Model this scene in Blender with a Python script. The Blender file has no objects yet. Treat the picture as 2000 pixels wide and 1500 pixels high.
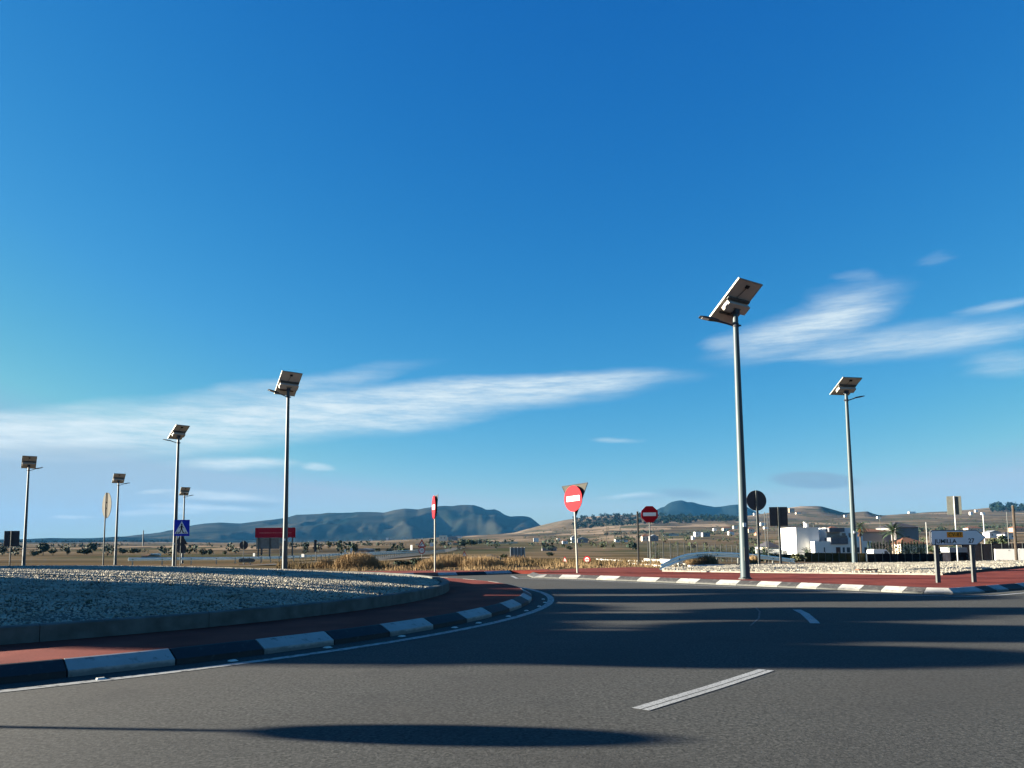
import bpy, bmesh, math, random
import numpy as np
from mathutils import Vector, Matrix, noise as mnoise

sc = bpy.context.scene
COL = sc.collection
rnd = random.Random(7)
nrg = np.random.default_rng(5)

# ------------------------------------------------------------------ camera
F, CX, CY, EYE = 1500.0, 1000.0, 918.0, 1.2
PITCH, ROLL = math.radians(5.6), -0.009
camd = bpy.data.cameras.new('camera')
cam = bpy.data.objects.new('camera', camd)
COL.objects.link(cam)
sc.camera = cam
camd.sensor_width = 36.0
camd.lens = 27.0
camd.shift_y = 0.084
camd.clip_start = 0.1
camd.clip_end = 30000.0
RM = Matrix.Rotation(math.pi / 2 + PITCH, 3, 'X') @ Matrix.Rotation(ROLL, 3, 'Z')
cam.matrix_world = Matrix.Translation((0, 0, EYE)) @ RM.to_4x4()

def ray(px, py):
    return RM @ Vector(((px - CX) / F, -(py - CY) / F, -1.0))

def G(px, py, z=0.0):
    d = ray(px, py)
    return Vector((0, 0, EYE)) + d * ((z - EYE) / d.z)

def P(px, py, D):
    d = ray(px, py)
    return Vector((0, 0, EYE)) + d * (D / d.y)

def proj(p):
    q = RM.transposed() @ (Vector(p) - Vector((0, 0, EYE)))
    return CX + F * q.x / -q.z, CY - F * q.y / -q.z

# ------------------------------------------------------------------ light
EXPO = 2.6
SUN_EL, SUN_AZ = math.radians(11.5), math.radians(-84.0)   # azimuth from +Y towards +X
w = bpy.data.worlds.new('World')
sc.world = w
w.use_nodes = True
wn = w.node_tree
bg = wn.nodes['Background']
bg.inputs[1].default_value = 0.1
sky = wn.nodes.new('ShaderNodeTexSky')
sky.sky_type = 'NISHITA'
sky.sun_disc = False
sky.sun_elevation = SUN_EL
sky.sun_rotation = SUN_AZ
sky.air_density = 1.0
sky.dust_density = 0.35
sky.ozone_density = 3.0

def WM(op, a, b=None, c=None):
    n = wn.nodes.new('ShaderNodeMath')
    n.operation = op
    for i, v in enumerate((a, b, c)):
        if v is None:
            continue
        if isinstance(v, (int, float)):
            n.inputs[i].default_value = v
        else:
            wn.links.new(v, n.inputs[i])
    return n.outputs[0]

sep = wn.nodes.new('ShaderNodeSeparateColor')
wn.links.new(sky.outputs[0], sep.inputs[0])
comb = wn.nodes.new('ShaderNodeCombineColor')
KE = 10.0 / 2 ** EXPO
for i, (k, x0, p, mx) in enumerate(((0.0085, 0.50, 2.2, 2.78), (0.140, 1.0, 1.06, 3.52), (0.467, 1.88, 0.54, 3.72))):
    t = WM('MINIMUM', sep.outputs[i], mx)
    t = WM('DIVIDE', t, x0)
    t = WM('POWER', t, p)
    wn.links.new(WM('MULTIPLY', t, k * KE), comb.inputs[i])

tc = wn.nodes.new('ShaderNodeTexCoord')
sx = wn.nodes.new('ShaderNodeSeparateXYZ')
wn.links.new(tc.outputs['Generated'], sx.inputs[0])
az = WM('ARCTAN2', sx.outputs[0], sx.outputs[1])
el = WM('ARCSINE', sx.outputs[2])
cv = wn.nodes.new('ShaderNodeCombineXYZ')
wn.links.new(az, cv.inputs[0])
wn.links.new(el, cv.inputs[1])

def wnoise(scale, detail, stretch, rough=0.55):
    mp = wn.nodes.new('ShaderNodeMapping')
    mp.inputs['Scale'].default_value = stretch
    mp.inputs['Rotation'].default_value = (0, 0, -0.09)
    wn.links.new(cv.outputs[0], mp.inputs[0])
    n = wn.nodes.new('ShaderNodeTexNoise')
    n.inputs['Scale'].default_value = scale
    n.inputs['Detail'].default_value = detail
    n.inputs['Roughness'].default_value = rough
    wn.links.new(mp.outputs[0], n.inputs['Vector'])
    return n

wn1 = wnoise(7, 5, (1, 3.0, 1))
off = wn.nodes.new('ShaderNodeVectorMath')
off.operation = 'SUBTRACT'
wn.links.new(wn1.outputs['Color'], off.inputs[0])
off.inputs[1].default_value = (0.5, 0.5, 0.5)
offs = wn.nodes.new('ShaderNodeVectorMath')
offs.operation = 'MULTIPLY'
wn.links.new(off.outputs[0], offs.inputs[0])
offs.inputs[1].default_value = (0.12, 0.017, 0)
wv = wn.nodes.new('ShaderNodeVectorMath')
wn.links.new(cv.outputs[0], wv.inputs[0])
wn.links.new(offs.outputs[0], wv.inputs[1])
streak = wnoise(13, 9, (1, 8, 1), 0.68).outputs['Fac']
streak = WM('MULTIPLY_ADD', streak, 3.4, -1.15)
strk = wn.nodes.new('ShaderNodeClamp')
wn.links.new(streak, strk.inputs[0])
fine = WM('MULTIPLY_ADD', strk.outputs[0], 0.55, 0.45)

def azel(px, py):
    d = ray(px, py).normalized()
    return math.atan2(d.x, d.y), math.asin(d.z)

def cloud(px, py, hl, ht, ang, op, inner=0.15, warp=True):
    a = math.radians(ang)                     # screen angle, positive rises to the right
    c0 = Vector(azel(px, py))
    l = Vector(azel(px + hl * math.cos(a), py - hl * math.sin(a))) - c0
    t = Vector(azel(px - ht * math.sin(a), py - ht * math.cos(a))) - c0
    mp = wn.nodes.new('ShaderNodeMapping')
    mp.vector_type = 'TEXTURE'
    mp.inputs['Location'].default_value = (c0.x, c0.y, 0)
    mp.inputs['Rotation'].default_value = (0, 0, math.atan2(l.y, l.x))
    mp.inputs['Scale'].default_value = (l.length, t.length, 1)
    wn.links.new(wv.outputs[0] if warp else cv.outputs[0], mp.inputs[0])
    ln = wn.nodes.new('ShaderNodeVectorMath')
    ln.operation = 'LENGTH'
    wn.links.new(mp.outputs[0], ln.inputs[0])
    mr = wn.nodes.new('ShaderNodeMapRange')
    mr.interpolation_type = 'SMOOTHSTEP'
    mr.inputs[1].default_value = 1.0
    mr.inputs[2].default_value = inner
    mr.inputs[3].default_value = 0.0
    mr.inputs[4].default_value = op
    wn.links.new(ln.outputs['Value'], mr.inputs[0])
    return mr.outputs[0]

def csum(lst):
    acc = None
    for c in lst:
        m = cloud(*c)
        if acc is None:
            acc = m
        else:
            inv = WM('SUBTRACT', 1.0, acc)
            acc = WM('MULTIPLY_ADD', m, inv, acc)
    return acc

white = csum([
    (80, 852, 640, 56, 1, 1.0), (330, 825, 480, 46, 5, 0.8), (640, 806, 480, 62, 5, 0.95), (900, 775, 480, 44, 5, 0.9),
    (1080, 748, 330, 28, 4, 0.9), (780, 822, 240, 20, 3, 0.5), (560, 752, 330, 26, 9, 0.45), (60, 815, 300, 30, 9, 0.45),
    (455, 903, 150, 17, 0, 0.8), (615, 911, 55, 10, 0, 0.7), (450, 972, 130, 15, -3, 0.65), (320, 961, 60, 6, 0, 0.5),
    (400, 993, 130, 9, -3, 0.55), (300, 1000, 110, 9, 0, 0.4), (140, 1008, 60, 5, 0, 0.35),
    (1565, 645, 230, 56, 17, 0.85), (1655, 605, 170, 60, 14, 0.6), (1790, 665, 330, 46, 7, 0.62), (1900, 655, 200, 26, 8, 0.4), (1940, 600, 110, 14, 10, 0.45),
    (1960, 712, 140, 36, 4, 0.40), (1640, 690, 180, 12, 6, 0.35), (1420, 665, 60, 22, 12, 0.35), (1205, 857, 70, 8, 0, 0.4),
    (1225, 971, 90, 9, 2, 0.45), (1810, 511, 40, 16, 4, 0.18), (1680, 540, 60, 14, 3, 0.18)])
grey = csum([
    (1588, 938, 104, 20, -2, 0.95, 0.62, False), (1340, 964, 78, 13, -3, 0.8, 0.3, False), (1260, 971, 60, 8, 3, 0.5, 0.2, False),
    (470, 984, 130, 12, -2, 0.45, 0.1, False), (130, 880, 260, 22, 0, 0.35, 0.1, False)])

def wmix(fac, a, col):
    m = wn.nodes.new('ShaderNodeMix')
    m.data_type = 'RGBA'
    wn.links.new(fac, m.inputs[0])
    wn.links.new(a, m.inputs[6])
    m.inputs[7].default_value = (col[0] * KE, col[1] * KE, col[2] * KE, 1)
    return m.outputs[2]

front = WM('GREATER_THAN', sx.outputs[1], 0.0)
c1 = wmix(WM('MULTIPLY', WM('MULTIPLY', white, fine), front), comb.outputs[0], (0.74, 0.86, 0.91))
c2 = wmix(WM('MULTIPLY', WM('MULTIPLY', grey, WM('MULTIPLY_ADD', strk.outputs[0], 0.25, 0.75)), front), c1, (0.25, 0.40, 0.53))
wn.links.new(c2, bg.inputs[0])

sund = bpy.data.lights.new('sun', 'SUN')
sun = bpy.data.objects.new('sun', sund)
COL.objects.link(sun)
sund.energy = 5.0
sund.angle = math.radians(0.5)
sund.color = (1.0, 0.90, 0.73)
SDIR = Vector((math.sin(SUN_AZ) * math.cos(SUN_EL), math.cos(SUN_AZ) * math.cos(SUN_EL), math.sin(SUN_EL)))
sun.rotation_euler = SDIR.to_track_quat('Z', 'Y').to_euler()
sun.location = (-20, 5, 30)
vs = sc.view_settings
vs.view_transform = 'Standard'
vs.look = 'None'
vs.exposure = EXPO
vs.gamma = 1.0
vs.use_curve_mapping = False
sc.cycles.max_bounces = 6
sc.cycles.volume_bounces = 0

# ------------------------------------------------------------------ materials
def mat(name, col, rough=0.8, metal=0.0, var=0.25, scale=3.0, bump=0.0, bscale=None, spec=0.1, col2=None, detail=5.0, alpha=None):
    m = bpy.data.materials.new(name)
    m.use_nodes = True
    nt = m.node_tree
    b = nt.nodes['Principled BSDF']
    b.inputs['Roughness'].default_value = rough
    b.inputs['Metallic'].default_value = metal
    b.inputs['Specular IOR Level'].default_value = spec
    if var or col2 or bump:
        tcn = nt.nodes.new('ShaderNodeTexCoord')
        n = nt.nodes.new('ShaderNodeTexNoise')
        n.inputs['Scale'].default_value = scale
        n.inputs['Detail'].default_value = detail
        nt.links.new(tcn.outputs['Object'], n.inputs['Vector'])
        r = nt.nodes.new('ShaderNodeValToRGB')
        r.color_ramp.elements[0].position = 0.32
        r.color_ramp.elements[1].position = 0.68
        a = [c * (1 - var) for c in col]
        z = [min(1, c * (1 + var)) for c in col] if col2 is None else col2
        r.color_ramp.elements[0].color = (*a, 1)
        r.color_ramp.elements[1].color = (*z, 1)
        nt.links.new(n.outputs['Fac'], r.inputs[0])
        nt.links.new(r.outputs[0], b.inputs['Base Color'])
        if bump:
            n2 = nt.nodes.new('ShaderNodeTexNoise')
            n2.inputs['Scale'].default_value = bscale or scale * 4
            n2.inputs['Detail'].default_value = 4
            nt.links.new(tcn.outputs['Object'], n2.inputs['Vector'])
            bp = nt.nodes.new('ShaderNodeBump')
            bp.inputs['Strength'].default_value = 1.0
            bp.inputs['Distance'].default_value = bump
            nt.links.new(n2.outputs['Fac'], bp.inputs['Height'])
            nt.links.new(bp.outputs[0], b.inputs['Normal'])
    else:
        b.inputs['Base Color'].default_value = (*col, 1)
    return m

def mixnode(nt, fac, a, b2):
    m = nt.nodes.new('ShaderNodeMix')
    m.data_type = 'RGBA'
    for s, v in ((0, fac), (6, a), (7, b2)):
        if isinstance(v, (tuple, list)):
            m.inputs[s].default_value = (*v, 1) if len(v) == 3 else v
        elif isinstance(v, (int, float)):
            m.inputs[s].default_value = v
        else:
            nt.links.new(v, m.inputs[s])
    return m.outputs[2]

def noisefac(nt, tcn, scale, lo, hi, detail=4, vec='Object', mapscale=None, rot=0):
    src = tcn.outputs[vec]
    if mapscale:
        mp = nt.nodes.new('ShaderNodeMapping')
        mp.inputs['Scale'].default_value = mapscale
        mp.inputs['Rotation'].default_value = (0, 0, rot)
        nt.links.new(src, mp.inputs[0])
        src = mp.outputs[0]
    n = nt.nodes.new('ShaderNodeTexNoise')
    n.inputs['Scale'].default_value = scale
    n.inputs['Detail'].default_value = detail
    nt.links.new(src, n.inputs['Vector'])
    mr = nt.nodes.new('ShaderNodeMapRange')
    mr.inputs[1].default_value = lo
    mr.inputs[2].default_value = hi
    nt.links.new(n.outputs['Fac'], mr.inputs[0])
    return mr.outputs[0]

def asphalt_mat():
    m = bpy.data.materials.new('asphalt')
    m.use_nodes = True
    nt = m.node_tree
    b = nt.nodes['Principled BSDF']
    b.inputs['Roughness'].default_value = 0.95
    b.inputs['Specular IOR Level'].default_value = 0.15
    t = nt.nodes.new('ShaderNodeTexCoord')
    f1 = noisefac(nt, t, 42, 0.39, 0.61, 4)
    c = mixnode(nt, f1, (0.015, 0.0185, 0.0185), (0.078, 0.080, 0.074))
    f0 = noisefac(nt, t, 21, 0.42, 0.60, 3)
    c = mixnode(nt, WMX(nt, f0, 0.6), c, (0.026, 0.028, 0.028))
    f00 = noisefac(nt, t, 33, 0.52, 0.66, 2)
    c = mixnode(nt, WMX(nt, f00, 0.7), c, (0.105, 0.105, 0.098))
    f2 = noisefac(nt, t, 0.35, 0.35, 0.7, 5)
    c = mixnode(nt, WMX(nt, f2, 0.6), c, (0.040, 0.038, 0.034))
    f3 = noisefac(nt, t, 11, 0.42, 0.62, 4)
    c = mixnode(nt, WMX(nt, f3, 0.35), c, (0.062, 0.063, 0.060))
    # dark tyre bands following the circulating lane
    sx_ = nt.nodes.new('ShaderNodeVectorMath')
    sx_.operation = 'DISTANCE'
    nt.links.new(t.outputs['Object'], sx_.inputs[0])
    sx_.inputs[1].default_value = (RC[0], RC[1], 0)
    wv_ = nt.nodes.new('ShaderNodeMath')
    wv_.operation = 'MULTIPLY'
    nt.links.new(sx_.outputs['Value'], wv_.inputs[0])
    wv_.inputs[1].default_value = 1.9
    sn = nt.nodes.new('ShaderNodeMath')
    sn.operation = 'SINE'
    nt.links.new(wv_.outputs[0], sn.inputs[0])
    mr = nt.nodes.new('ShaderNodeMapRange')
    mr.inputs[1].default_value = 0.1
    mr.inputs[2].default_value = 1.0
    mr.inputs[4].default_value = 0.22
    nt.links.new(sn.outputs[0], mr.inputs[0])
    c = mixnode(nt, mr.outputs[0], c, (0.032, 0.033, 0.033))
    f9 = noisefac(nt, t, 1.3, 0.56, 0.72, 6)
    c = mixnode(nt, WMX(nt, f9, 0.4), c, (0.026, 0.027, 0.028))
    f8 = noisefac(nt, t, 0.8, 0.60, 0.74, 7, mapscale=(1.0, 2.0, 1))
    c = mixnode(nt, WMX(nt, f8, 0.35), c, (0.074, 0.073, 0.066))
    # crack sealing lines
    vo = nt.nodes.new('ShaderNodeTexVoronoi')
    vo.feature = 'DISTANCE_TO_EDGE'
    vo.inputs['Scale'].default_value = 0.16
    wob = nt.nodes.new('ShaderNodeTexNoise')
    wob.inputs['Scale'].default_value = 1.5
    nt.links.new(t.outputs['Object'], wob.inputs['Vector'])
    ad = nt.nodes.new('ShaderNodeVectorMath')
    nt.links.new(t.outputs['Object'], ad.inputs[0])
    nt.links.new(wob.outputs['Color'], ad.inputs[1])
    nt.links.new(ad.outputs[0], vo.inputs['Vector'])
    mr2 = nt.nodes.new('ShaderNodeMapRange')
    mr2.inputs[1].default_value = 0.0015
    mr2.inputs[2].default_value = 0.003
    mr2.inputs[3].default_value = 0.30
    mr2.inputs[4].default_value = 0.0
    nt.links.new(vo.outputs['Distance'], mr2.inputs[0])
    c = mixnode(nt, mr2.outputs[0], c, (0.03, 0.03, 0.03))
    nt.links.new(c, b.inputs['Base Color'])
    n2 = nt.nodes.new('ShaderNodeTexNoise')
    n2.inputs['Scale'].default_value = 70
    n2.inputs['Detail'].default_value = 3
    nt.links.new(t.outputs['Object'], n2.inputs['Vector'])
    bp = nt.nodes.new('ShaderNodeBump')
    bp.inputs['Strength'].default_value = 0.5
    bp.inputs['Distance'].default_value = 0.004
    nt.links.new(n2.outputs['Fac'], bp.inputs['Height'])
    nt.links.new(bp.outputs[0], b.inputs['Normal'])
    return m

def WMX(nt, v, k):
    n = nt.nodes.new('ShaderNodeMath')
    n.operation = 'MULTIPLY'
    nt.links.new(v, n.inputs[0])
    n.inputs[1].default_value = k
    return n.outputs[0]

def worn_mat(name, col, under, lo, hi, scale=18, rough=0.7, var=0.08, foot=None):
    """paint with chips that show what lies under it"""
    m = bpy.data.materials.new(name)
    m.use_nodes = True
    nt = m.node_tree
    b = nt.nodes['Principled BSDF']
    b.inputs['Roughness'].default_value = rough
    b.inputs['Specular IOR Level'].default_value = 0.2
    t = nt.nodes.new('ShaderNodeTexCoord')
    f = noisefac(nt, t, scale, lo, hi, 6)
    g = noisefac(nt, t, 3.0, 0.3, 0.7, 3)
    a = mixnode(nt, g, [c * (1 - var * 2) for c in col], [min(1, c * (1 + var)) for c in col])
    c = mixnode(nt, f, a, under)
    if foot:
        # road dirt splashed over the lowest face of the stone
        sz_ = nt.nodes.new('ShaderNodeSeparateXYZ')
        nt.links.new(t.outputs['Object'], sz_.inputs[0])
        nn = nt.nodes.new('ShaderNodeTexNoise')
        nn.inputs['Scale'].default_value = 9
        nn.inputs['Detail'].default_value = 6
        nt.links.new(t.outputs['Object'], nn.inputs['Vector'])
        ma = nt.nodes.new('ShaderNodeMath')
        ma.operation = 'MULTIPLY_ADD'
        nt.links.new(nn.outputs['Fac'], ma.inputs[0])
        ma.inputs[1].default_value = -0.09
        nt.links.new(sz_.outputs[2], ma.inputs[2])
        mr = nt.nodes.new('ShaderNodeMapRange')
        mr.inputs[1].default_value = 0.018
        mr.inputs[2].default_value = -0.012
        mr.inputs[4].default_value = 0.7
        nt.links.new(ma.outputs[0], mr.inputs[0])
        c = mixnode(nt, mr.outputs[0], c, foot)
    nt.links.new(c, b.inputs['Base Color'])
    return m

def terrain_mat():
    m = bpy.data.materials.new('dry_fields')
    m.use_nodes = True
    nt = m.node_tree
    b = nt.nodes['Principled BSDF']
    b.inputs['Roughness'].default_value = 1.0
    b.inputs['Specular IOR Level'].default_value = 0.0
    t = nt.nodes.new('ShaderNodeTexCoord')
    mp = nt.nodes.new('ShaderNodeMapping')
    mp.inputs['Scale'].default_value = (0.008, 0.0036, 0)
    mp.inputs['Rotation'].default_value = (0, 0, 0.35)
    nt.links.new(t.outputs['Object'], mp.inputs[0])
    wb = nt.nodes.new('ShaderNodeTexNoise')
    wb.inputs['Scale'].default_value = 0.01
    nt.links.new(t.outputs['Object'], wb.inputs['Vector'])
    ad = nt.nodes.new('ShaderNodeVectorMath')
    nt.links.new(mp.outputs[0], ad.inputs[0])
    nt.links.new(wb.outputs['Color'], ad.inputs[1])
    vo = nt.nodes.new('ShaderNodeTexVoronoi')
    vo.inputs['Scale'].default_value = 1.6
    nt.links.new(ad.outputs[0], vo.inputs['Vector'])
    sp = nt.nodes.new('ShaderNodeSeparateColor')
    nt.links.new(vo.outputs['Color'], sp.inputs[0])
    r = nt.nodes.new('ShaderNodeValToRGB')
    r.color_ramp.interpolation = 'CONSTANT'
    cr = r.color_ramp
    cols = [(0.0, (0.105, 0.078, 0.048)), (0.14, (0.062, 0.060, 0.034)), (0.28, (0.150, 0.110, 0.072)), (0.42, (0.044, 0.038, 0.030)),
            (0.54, (0.120, 0.088, 0.054)), (0.66, (0.280, 0.205, 0.140)), (0.76, (0.050, 0.054, 0.030)), (0.88, (0.088, 0.066, 0.044))]
    cr.elements[0].position, cr.elements[0].color = cols[0][0], (*cols[0][1], 1)
    cr.elements[1].position, cr.elements[1].color = cols[1][0], (*cols[1][1], 1)
    for p_, c_ in cols[2:]:
        e = cr.elements.new(p_)
        e.color = (*c_, 1)
    nt.links.new(sp.outputs[0], r.inputs[0])
    c = r.outputs[0]
    # near ground: dry earth and straw
    geo = nt.nodes.new('ShaderNodeVectorMath')
    geo.operation = 'LENGTH'
    nt.links.new(t.outputs['Object'], geo.inputs[0])
    mr = nt.nodes.new('ShaderNodeMapRange')
    mr.inputs[1].default_value = 60
    mr.inputs[2].default_value = 260
    nt.links.new(geo.outputs['Value'], mr.inputs[0])
    f = noisefac(nt, t, 0.12, 0.35, 0.65, 6)
    near = mixnode(nt, f, (0.125, 0.085, 0.05), (0.075, 0.063, 0.034))
    f4 = noisefac(nt, t, 0.03, 0.45, 0.6, 5)
    near = mixnode(nt, WMX(nt, f4, 0.7), near, (0.14, 0.085, 0.053))
    c = mixnode(nt, mr.outputs[0], near, c)
    # scrub speckle and terraces running across the slope
    f2 = noisefac(nt, t, 0.05, 0.45, 0.62, 7, mapscale=(0.8, 1.3, 1), rot=0.12)
    c = mixnode(nt, WMX(nt, f2, 0.6), c, (0.040, 0.042, 0.026))
    f3 = noisefac(nt, t, 0.02, 0.5, 0.60, 6, mapscale=(0.2, 2.2, 1), rot=-0.1)
    c = mixnode(nt, WMX(nt, f3, 0.5), c, (0.20, 0.155, 0.11))
    nt.links.new(c, b.inputs['Base Color'])
    return m

RC = (-13.6, 17.8)       # centre of the roundabout
M = {}
M['asphalt'] = asphalt_mat()
M['line'] = worn_mat('road_paint', (0.287, 0.287, 0.268), (0.042, 0.042, 0.039), 0.50, 0.68, 14)
M['line_old'] = worn_mat('faded_road_paint', (0.336, 0.344, 0.336), (0.060, 0.060, 0.056), 0.46, 0.74, 70)
M['line_ghost'] = worn_mat('ghost_marking', (0.13, 0.13, 0.125), (0.048, 0.050, 0.049), 0.35, 0.6, 9)
M['kerb_white'] = worn_mat('kerb_paint_white', (0.323, 0.318, 0.296), (0.134, 0.130, 0.122), 0.60, 0.72, 10, foot=(0.085, 0.088, 0.080))
M['kerb_dark'] = worn_mat('kerb_paint_dark', (0.024, 0.025, 0.027), (0.080, 0.080, 0.080), 0.60, 0.78, 12, foot=(0.030, 0.032, 0.032))
M['kerb_grey'] = worn_mat('kerb_paint_worn', (0.041, 0.041, 0.041), (0.098, 0.094, 0.090), 0.50, 0.75, 12, foot=(0.085, 0.088, 0.080))
M['concrete'] = mat('concrete', (0.095, 0.100, 0.092), 0.9, var=0.3, scale=4, bump=0.004)
M['pale_concrete'] = mat('pale_concrete', (0.30, 0.27, 0.23), 0.9, var=0.2, scale=4)
M['gutter'] = mat('gutter_concrete', (0.085, 0.085, 0.075), 0.95, var=0.3, scale=5, bump=0.003)
M['red'] = mat('red_paving', (0.131, 0.022, 0.017), 0.95, var=0.22, scale=1.2, bump=0.004, bscale=60, spec=0.1, col2=(0.180, 0.039, 0.027), detail=9)
M['stone_bed'] = mat('gravel_bed', (0.100, 0.092, 0.075), 0.95, var=0.35, scale=14, bump=0.02, bscale=24)
M['stone'] = mat('pale_stones', (0.204, 0.186, 0.145), 0.9, var=0.0, scale=2.3, col2=(0.393, 0.366, 0.298), detail=8)
M['terrain'] = terrain_mat()
M['pole'] = mat('painted_pole', (0.040, 0.062, 0.072), 0.5, 0.0, 0.06, 2.0, spec=0.3)
M['galv'] = mat('galvanised_steel', (0.087, 0.093, 0.091), 0.6, 0.2, 0.15, 6.0)
M['galv_light'] = mat('bare_aluminium', (0.272, 0.272, 0.240), 0.5, 0.2, 0.1, 6.0)
M['dark_metal'] = mat('dark_lamp_metal', (0.035, 0.04, 0.05), 0.5, 0.0, 0.1, 8)
M['panel_back'] = mat('panel_backsheet', (0.374, 0.340, 0.299), 0.6, 0.0, 0.06, 4)
M['panel_front'] = mat('solar_cells', (0.01, 0.015, 0.05), 0.15, 0.0, 0.1, 20, spec=0.6)
M['white_metal'] = mat('white_metal', (0.504, 0.504, 0.490), 0.4, 0.0, 0.05, 4)
M['led'] = mat('lamp_glass', (0.45, 0.46, 0.48), 0.2, 0.0, 0.05, 10, spec=0.6)
M['sign_back'] = mat('sign_back_dark', (0.05, 0.052, 0.06), 0.6, 0.0, 0.1, 5)
M['sign_back_l'] = mat('sign_back_light', (0.135, 0.141, 0.124), 0.55, 0.1, 0.1, 5)
M['sign_red'] = mat('sign_red', (0.336, 0.006, 0.013), 0.7, 0.0, 0.05, 4, spec=0.1)
M['sign_white'] = mat('sign_white', (0.679, 0.715, 0.690), 0.7, 0.0, 0.04, 4, spec=0.1)
M['sign_blue'] = mat('sign_blue', (0.012, 0.035, 0.42), 0.4, 0.0, 0.05, 4)
M['sign_orange'] = mat('sign_orange', (0.85, 0.30, 0.03), 0.6, 0.0, 0.06, 6)
M['black'] = mat('black_print', (0.012, 0.012, 0.014), 0.5, 0.0, 0.0)
M['board_red'] = mat('hoarding_red', (0.34, 0.006, 0.022), 0.5, 0.0, 0.1, 1)
M['board_text'] = mat('hoarding_print', (0.55, 0.14, 0.13), 0.5, 0.0, 0.1, 2)
M['wall_white'] = mat('white_render', (0.64, 0.63, 0.60), 0.9, var=0.05, scale=0.6)
M['wall_cream'] = mat('cream_render', (0.576, 0.512, 0.400), 0.9, var=0.08, scale=0.8)
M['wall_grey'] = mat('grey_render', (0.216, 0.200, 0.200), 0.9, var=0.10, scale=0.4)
M['wall_tan'] = mat('tan_render', (0.385, 0.252, 0.168), 0.9, var=0.10, scale=0.8)
M['clad'] = mat('slate_cladding', (0.115, 0.12, 0.135), 0.8, var=0.15, scale=1.5)
M['roof_tile'] = mat('clay_tiles', (0.143, 0.071, 0.046), 0.9, var=0.2, scale=2.5, bump=0.03)
M['roof_dark'] = mat('dark_tiles', (0.045, 0.045, 0.055), 0.8, var=0.2, scale=2.5)
M['roof_metal'] = mat('metal_roof', (0.238, 0.252, 0.266), 0.5, 0.2, 0.1, 1.0)
M['glass'] = mat('window_glass', (0.045, 0.06, 0.075), 0.12, 0.0, 0.1, 1.0, spec=0.7)
M['shutter'] = mat('blue_door', (0.16, 0.34, 0.42), 0.5, 0.0, 0.1, 2)
M['door_brown'] = mat('brown_door', (0.09, 0.05, 0.04), 0.6, 0.0, 0.1, 2)
M['leaf_far'] = mat('far_pine_leaves', (0.010, 0.017, 0.010), 0.9, var=0.3, scale=0.1, spec=0.0)
M['leaf_dark'] = mat('leaves_dark', (0.026, 0.042, 0.026), 0.8, var=0.35, scale=2.5, spec=0.2)
M['leaf'] = mat('leaves', (0.036, 0.050, 0.022), 0.8, var=0.35, scale=2.0, spec=0.2)
M['leaf_olive'] = mat('leaves_olive', (0.059, 0.064, 0.032), 0.8, var=0.3, scale=2.0, spec=0.2)
M['palm'] = mat('palm_fronds', (0.034, 0.058, 0.030), 0.7, var=0.3, scale=2.0, spec=0.3)
M['bark'] = mat('bark', (0.088, 0.068, 0.052), 0.95, var=0.3, scale=8)
M['frond_dry'] = mat('dry_fronds', (0.156, 0.078, 0.033), 0.9, var=0.3, scale=6)
M['straw'] = mat('straw', (0.180, 0.125, 0.070), 0.95, var=0.2, scale=0.5, col2=(0.317, 0.216, 0.108))
M['straw_green'] = mat('dry_weeds', (0.090, 0.071, 0.034), 0.95, var=0.3, scale=0.4, col2=(0.165, 0.112, 0.056))
M['wood'] = mat('weathered_wood', (0.060, 0.048, 0.038), 0.9, var=0.3, scale=6)
M['fence_green'] = mat('fence_screen', (0.033, 0.031, 0.014), 1.0, spec=0.0, var=0.25, scale=1.5)
M['fence_black'] = mat('fence_dark_screen', (0.010, 0.010, 0.013), 1.0, spec=0.0, var=0.2, scale=1.5)
M['wire'] = mat('fence_wire', (0.10, 0.10, 0.10), 0.7, 0.2, 0.1, 5)
M['van'] = mat('white_car_paint', (0.78, 0.78, 0.78), 0.25, 0.0, 0.02, 3, spec=0.6)
M['rubber'] = mat('tyre_rubber', (0.012, 0.012, 0.012), 0.9, 0.0, 0.1, 9)
M['mountain'] = mat('scrub_and_sunlit_slopes', (0.006, 0.013, 0.010), 1.0, var=0.3, scale=0.0035, spec=0.0, col2=(0.045, 0.042, 0.030), detail=10)  # paler tan in the noise paints sunlit slopes into the dark scrub colour
M['mountain_far'] = mat('far_mountain_rock', (0.010, 0.016, 0.014), 1.0, var=0.25, scale=0.003, spec=0.0, detail=8)
M['stud'] = mat('road_stud_plastic', (0.480, 0.480, 0.416), 0.4, 0.0, 0.1, 10)
M['greenroof'] = mat('green_roof', (0.11, 0.14, 0.06), 0.8, var=0.1, scale=1)
M['rail'] = mat('galvanised_rail', (0.72, 0.76, 0.73), 0.38, 0.85, 0.06, 3.0, spec=0.4)
M['sign_back_d'] = mat('sign_back_weathered', (0.058, 0.056, 0.047), 0.8, 0.0, 0.15, 5)
M['haze_s'] = mat('translucent_mesh', (0.165, 0.170, 0.165), 0.9, var=0.15, scale=2)

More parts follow.
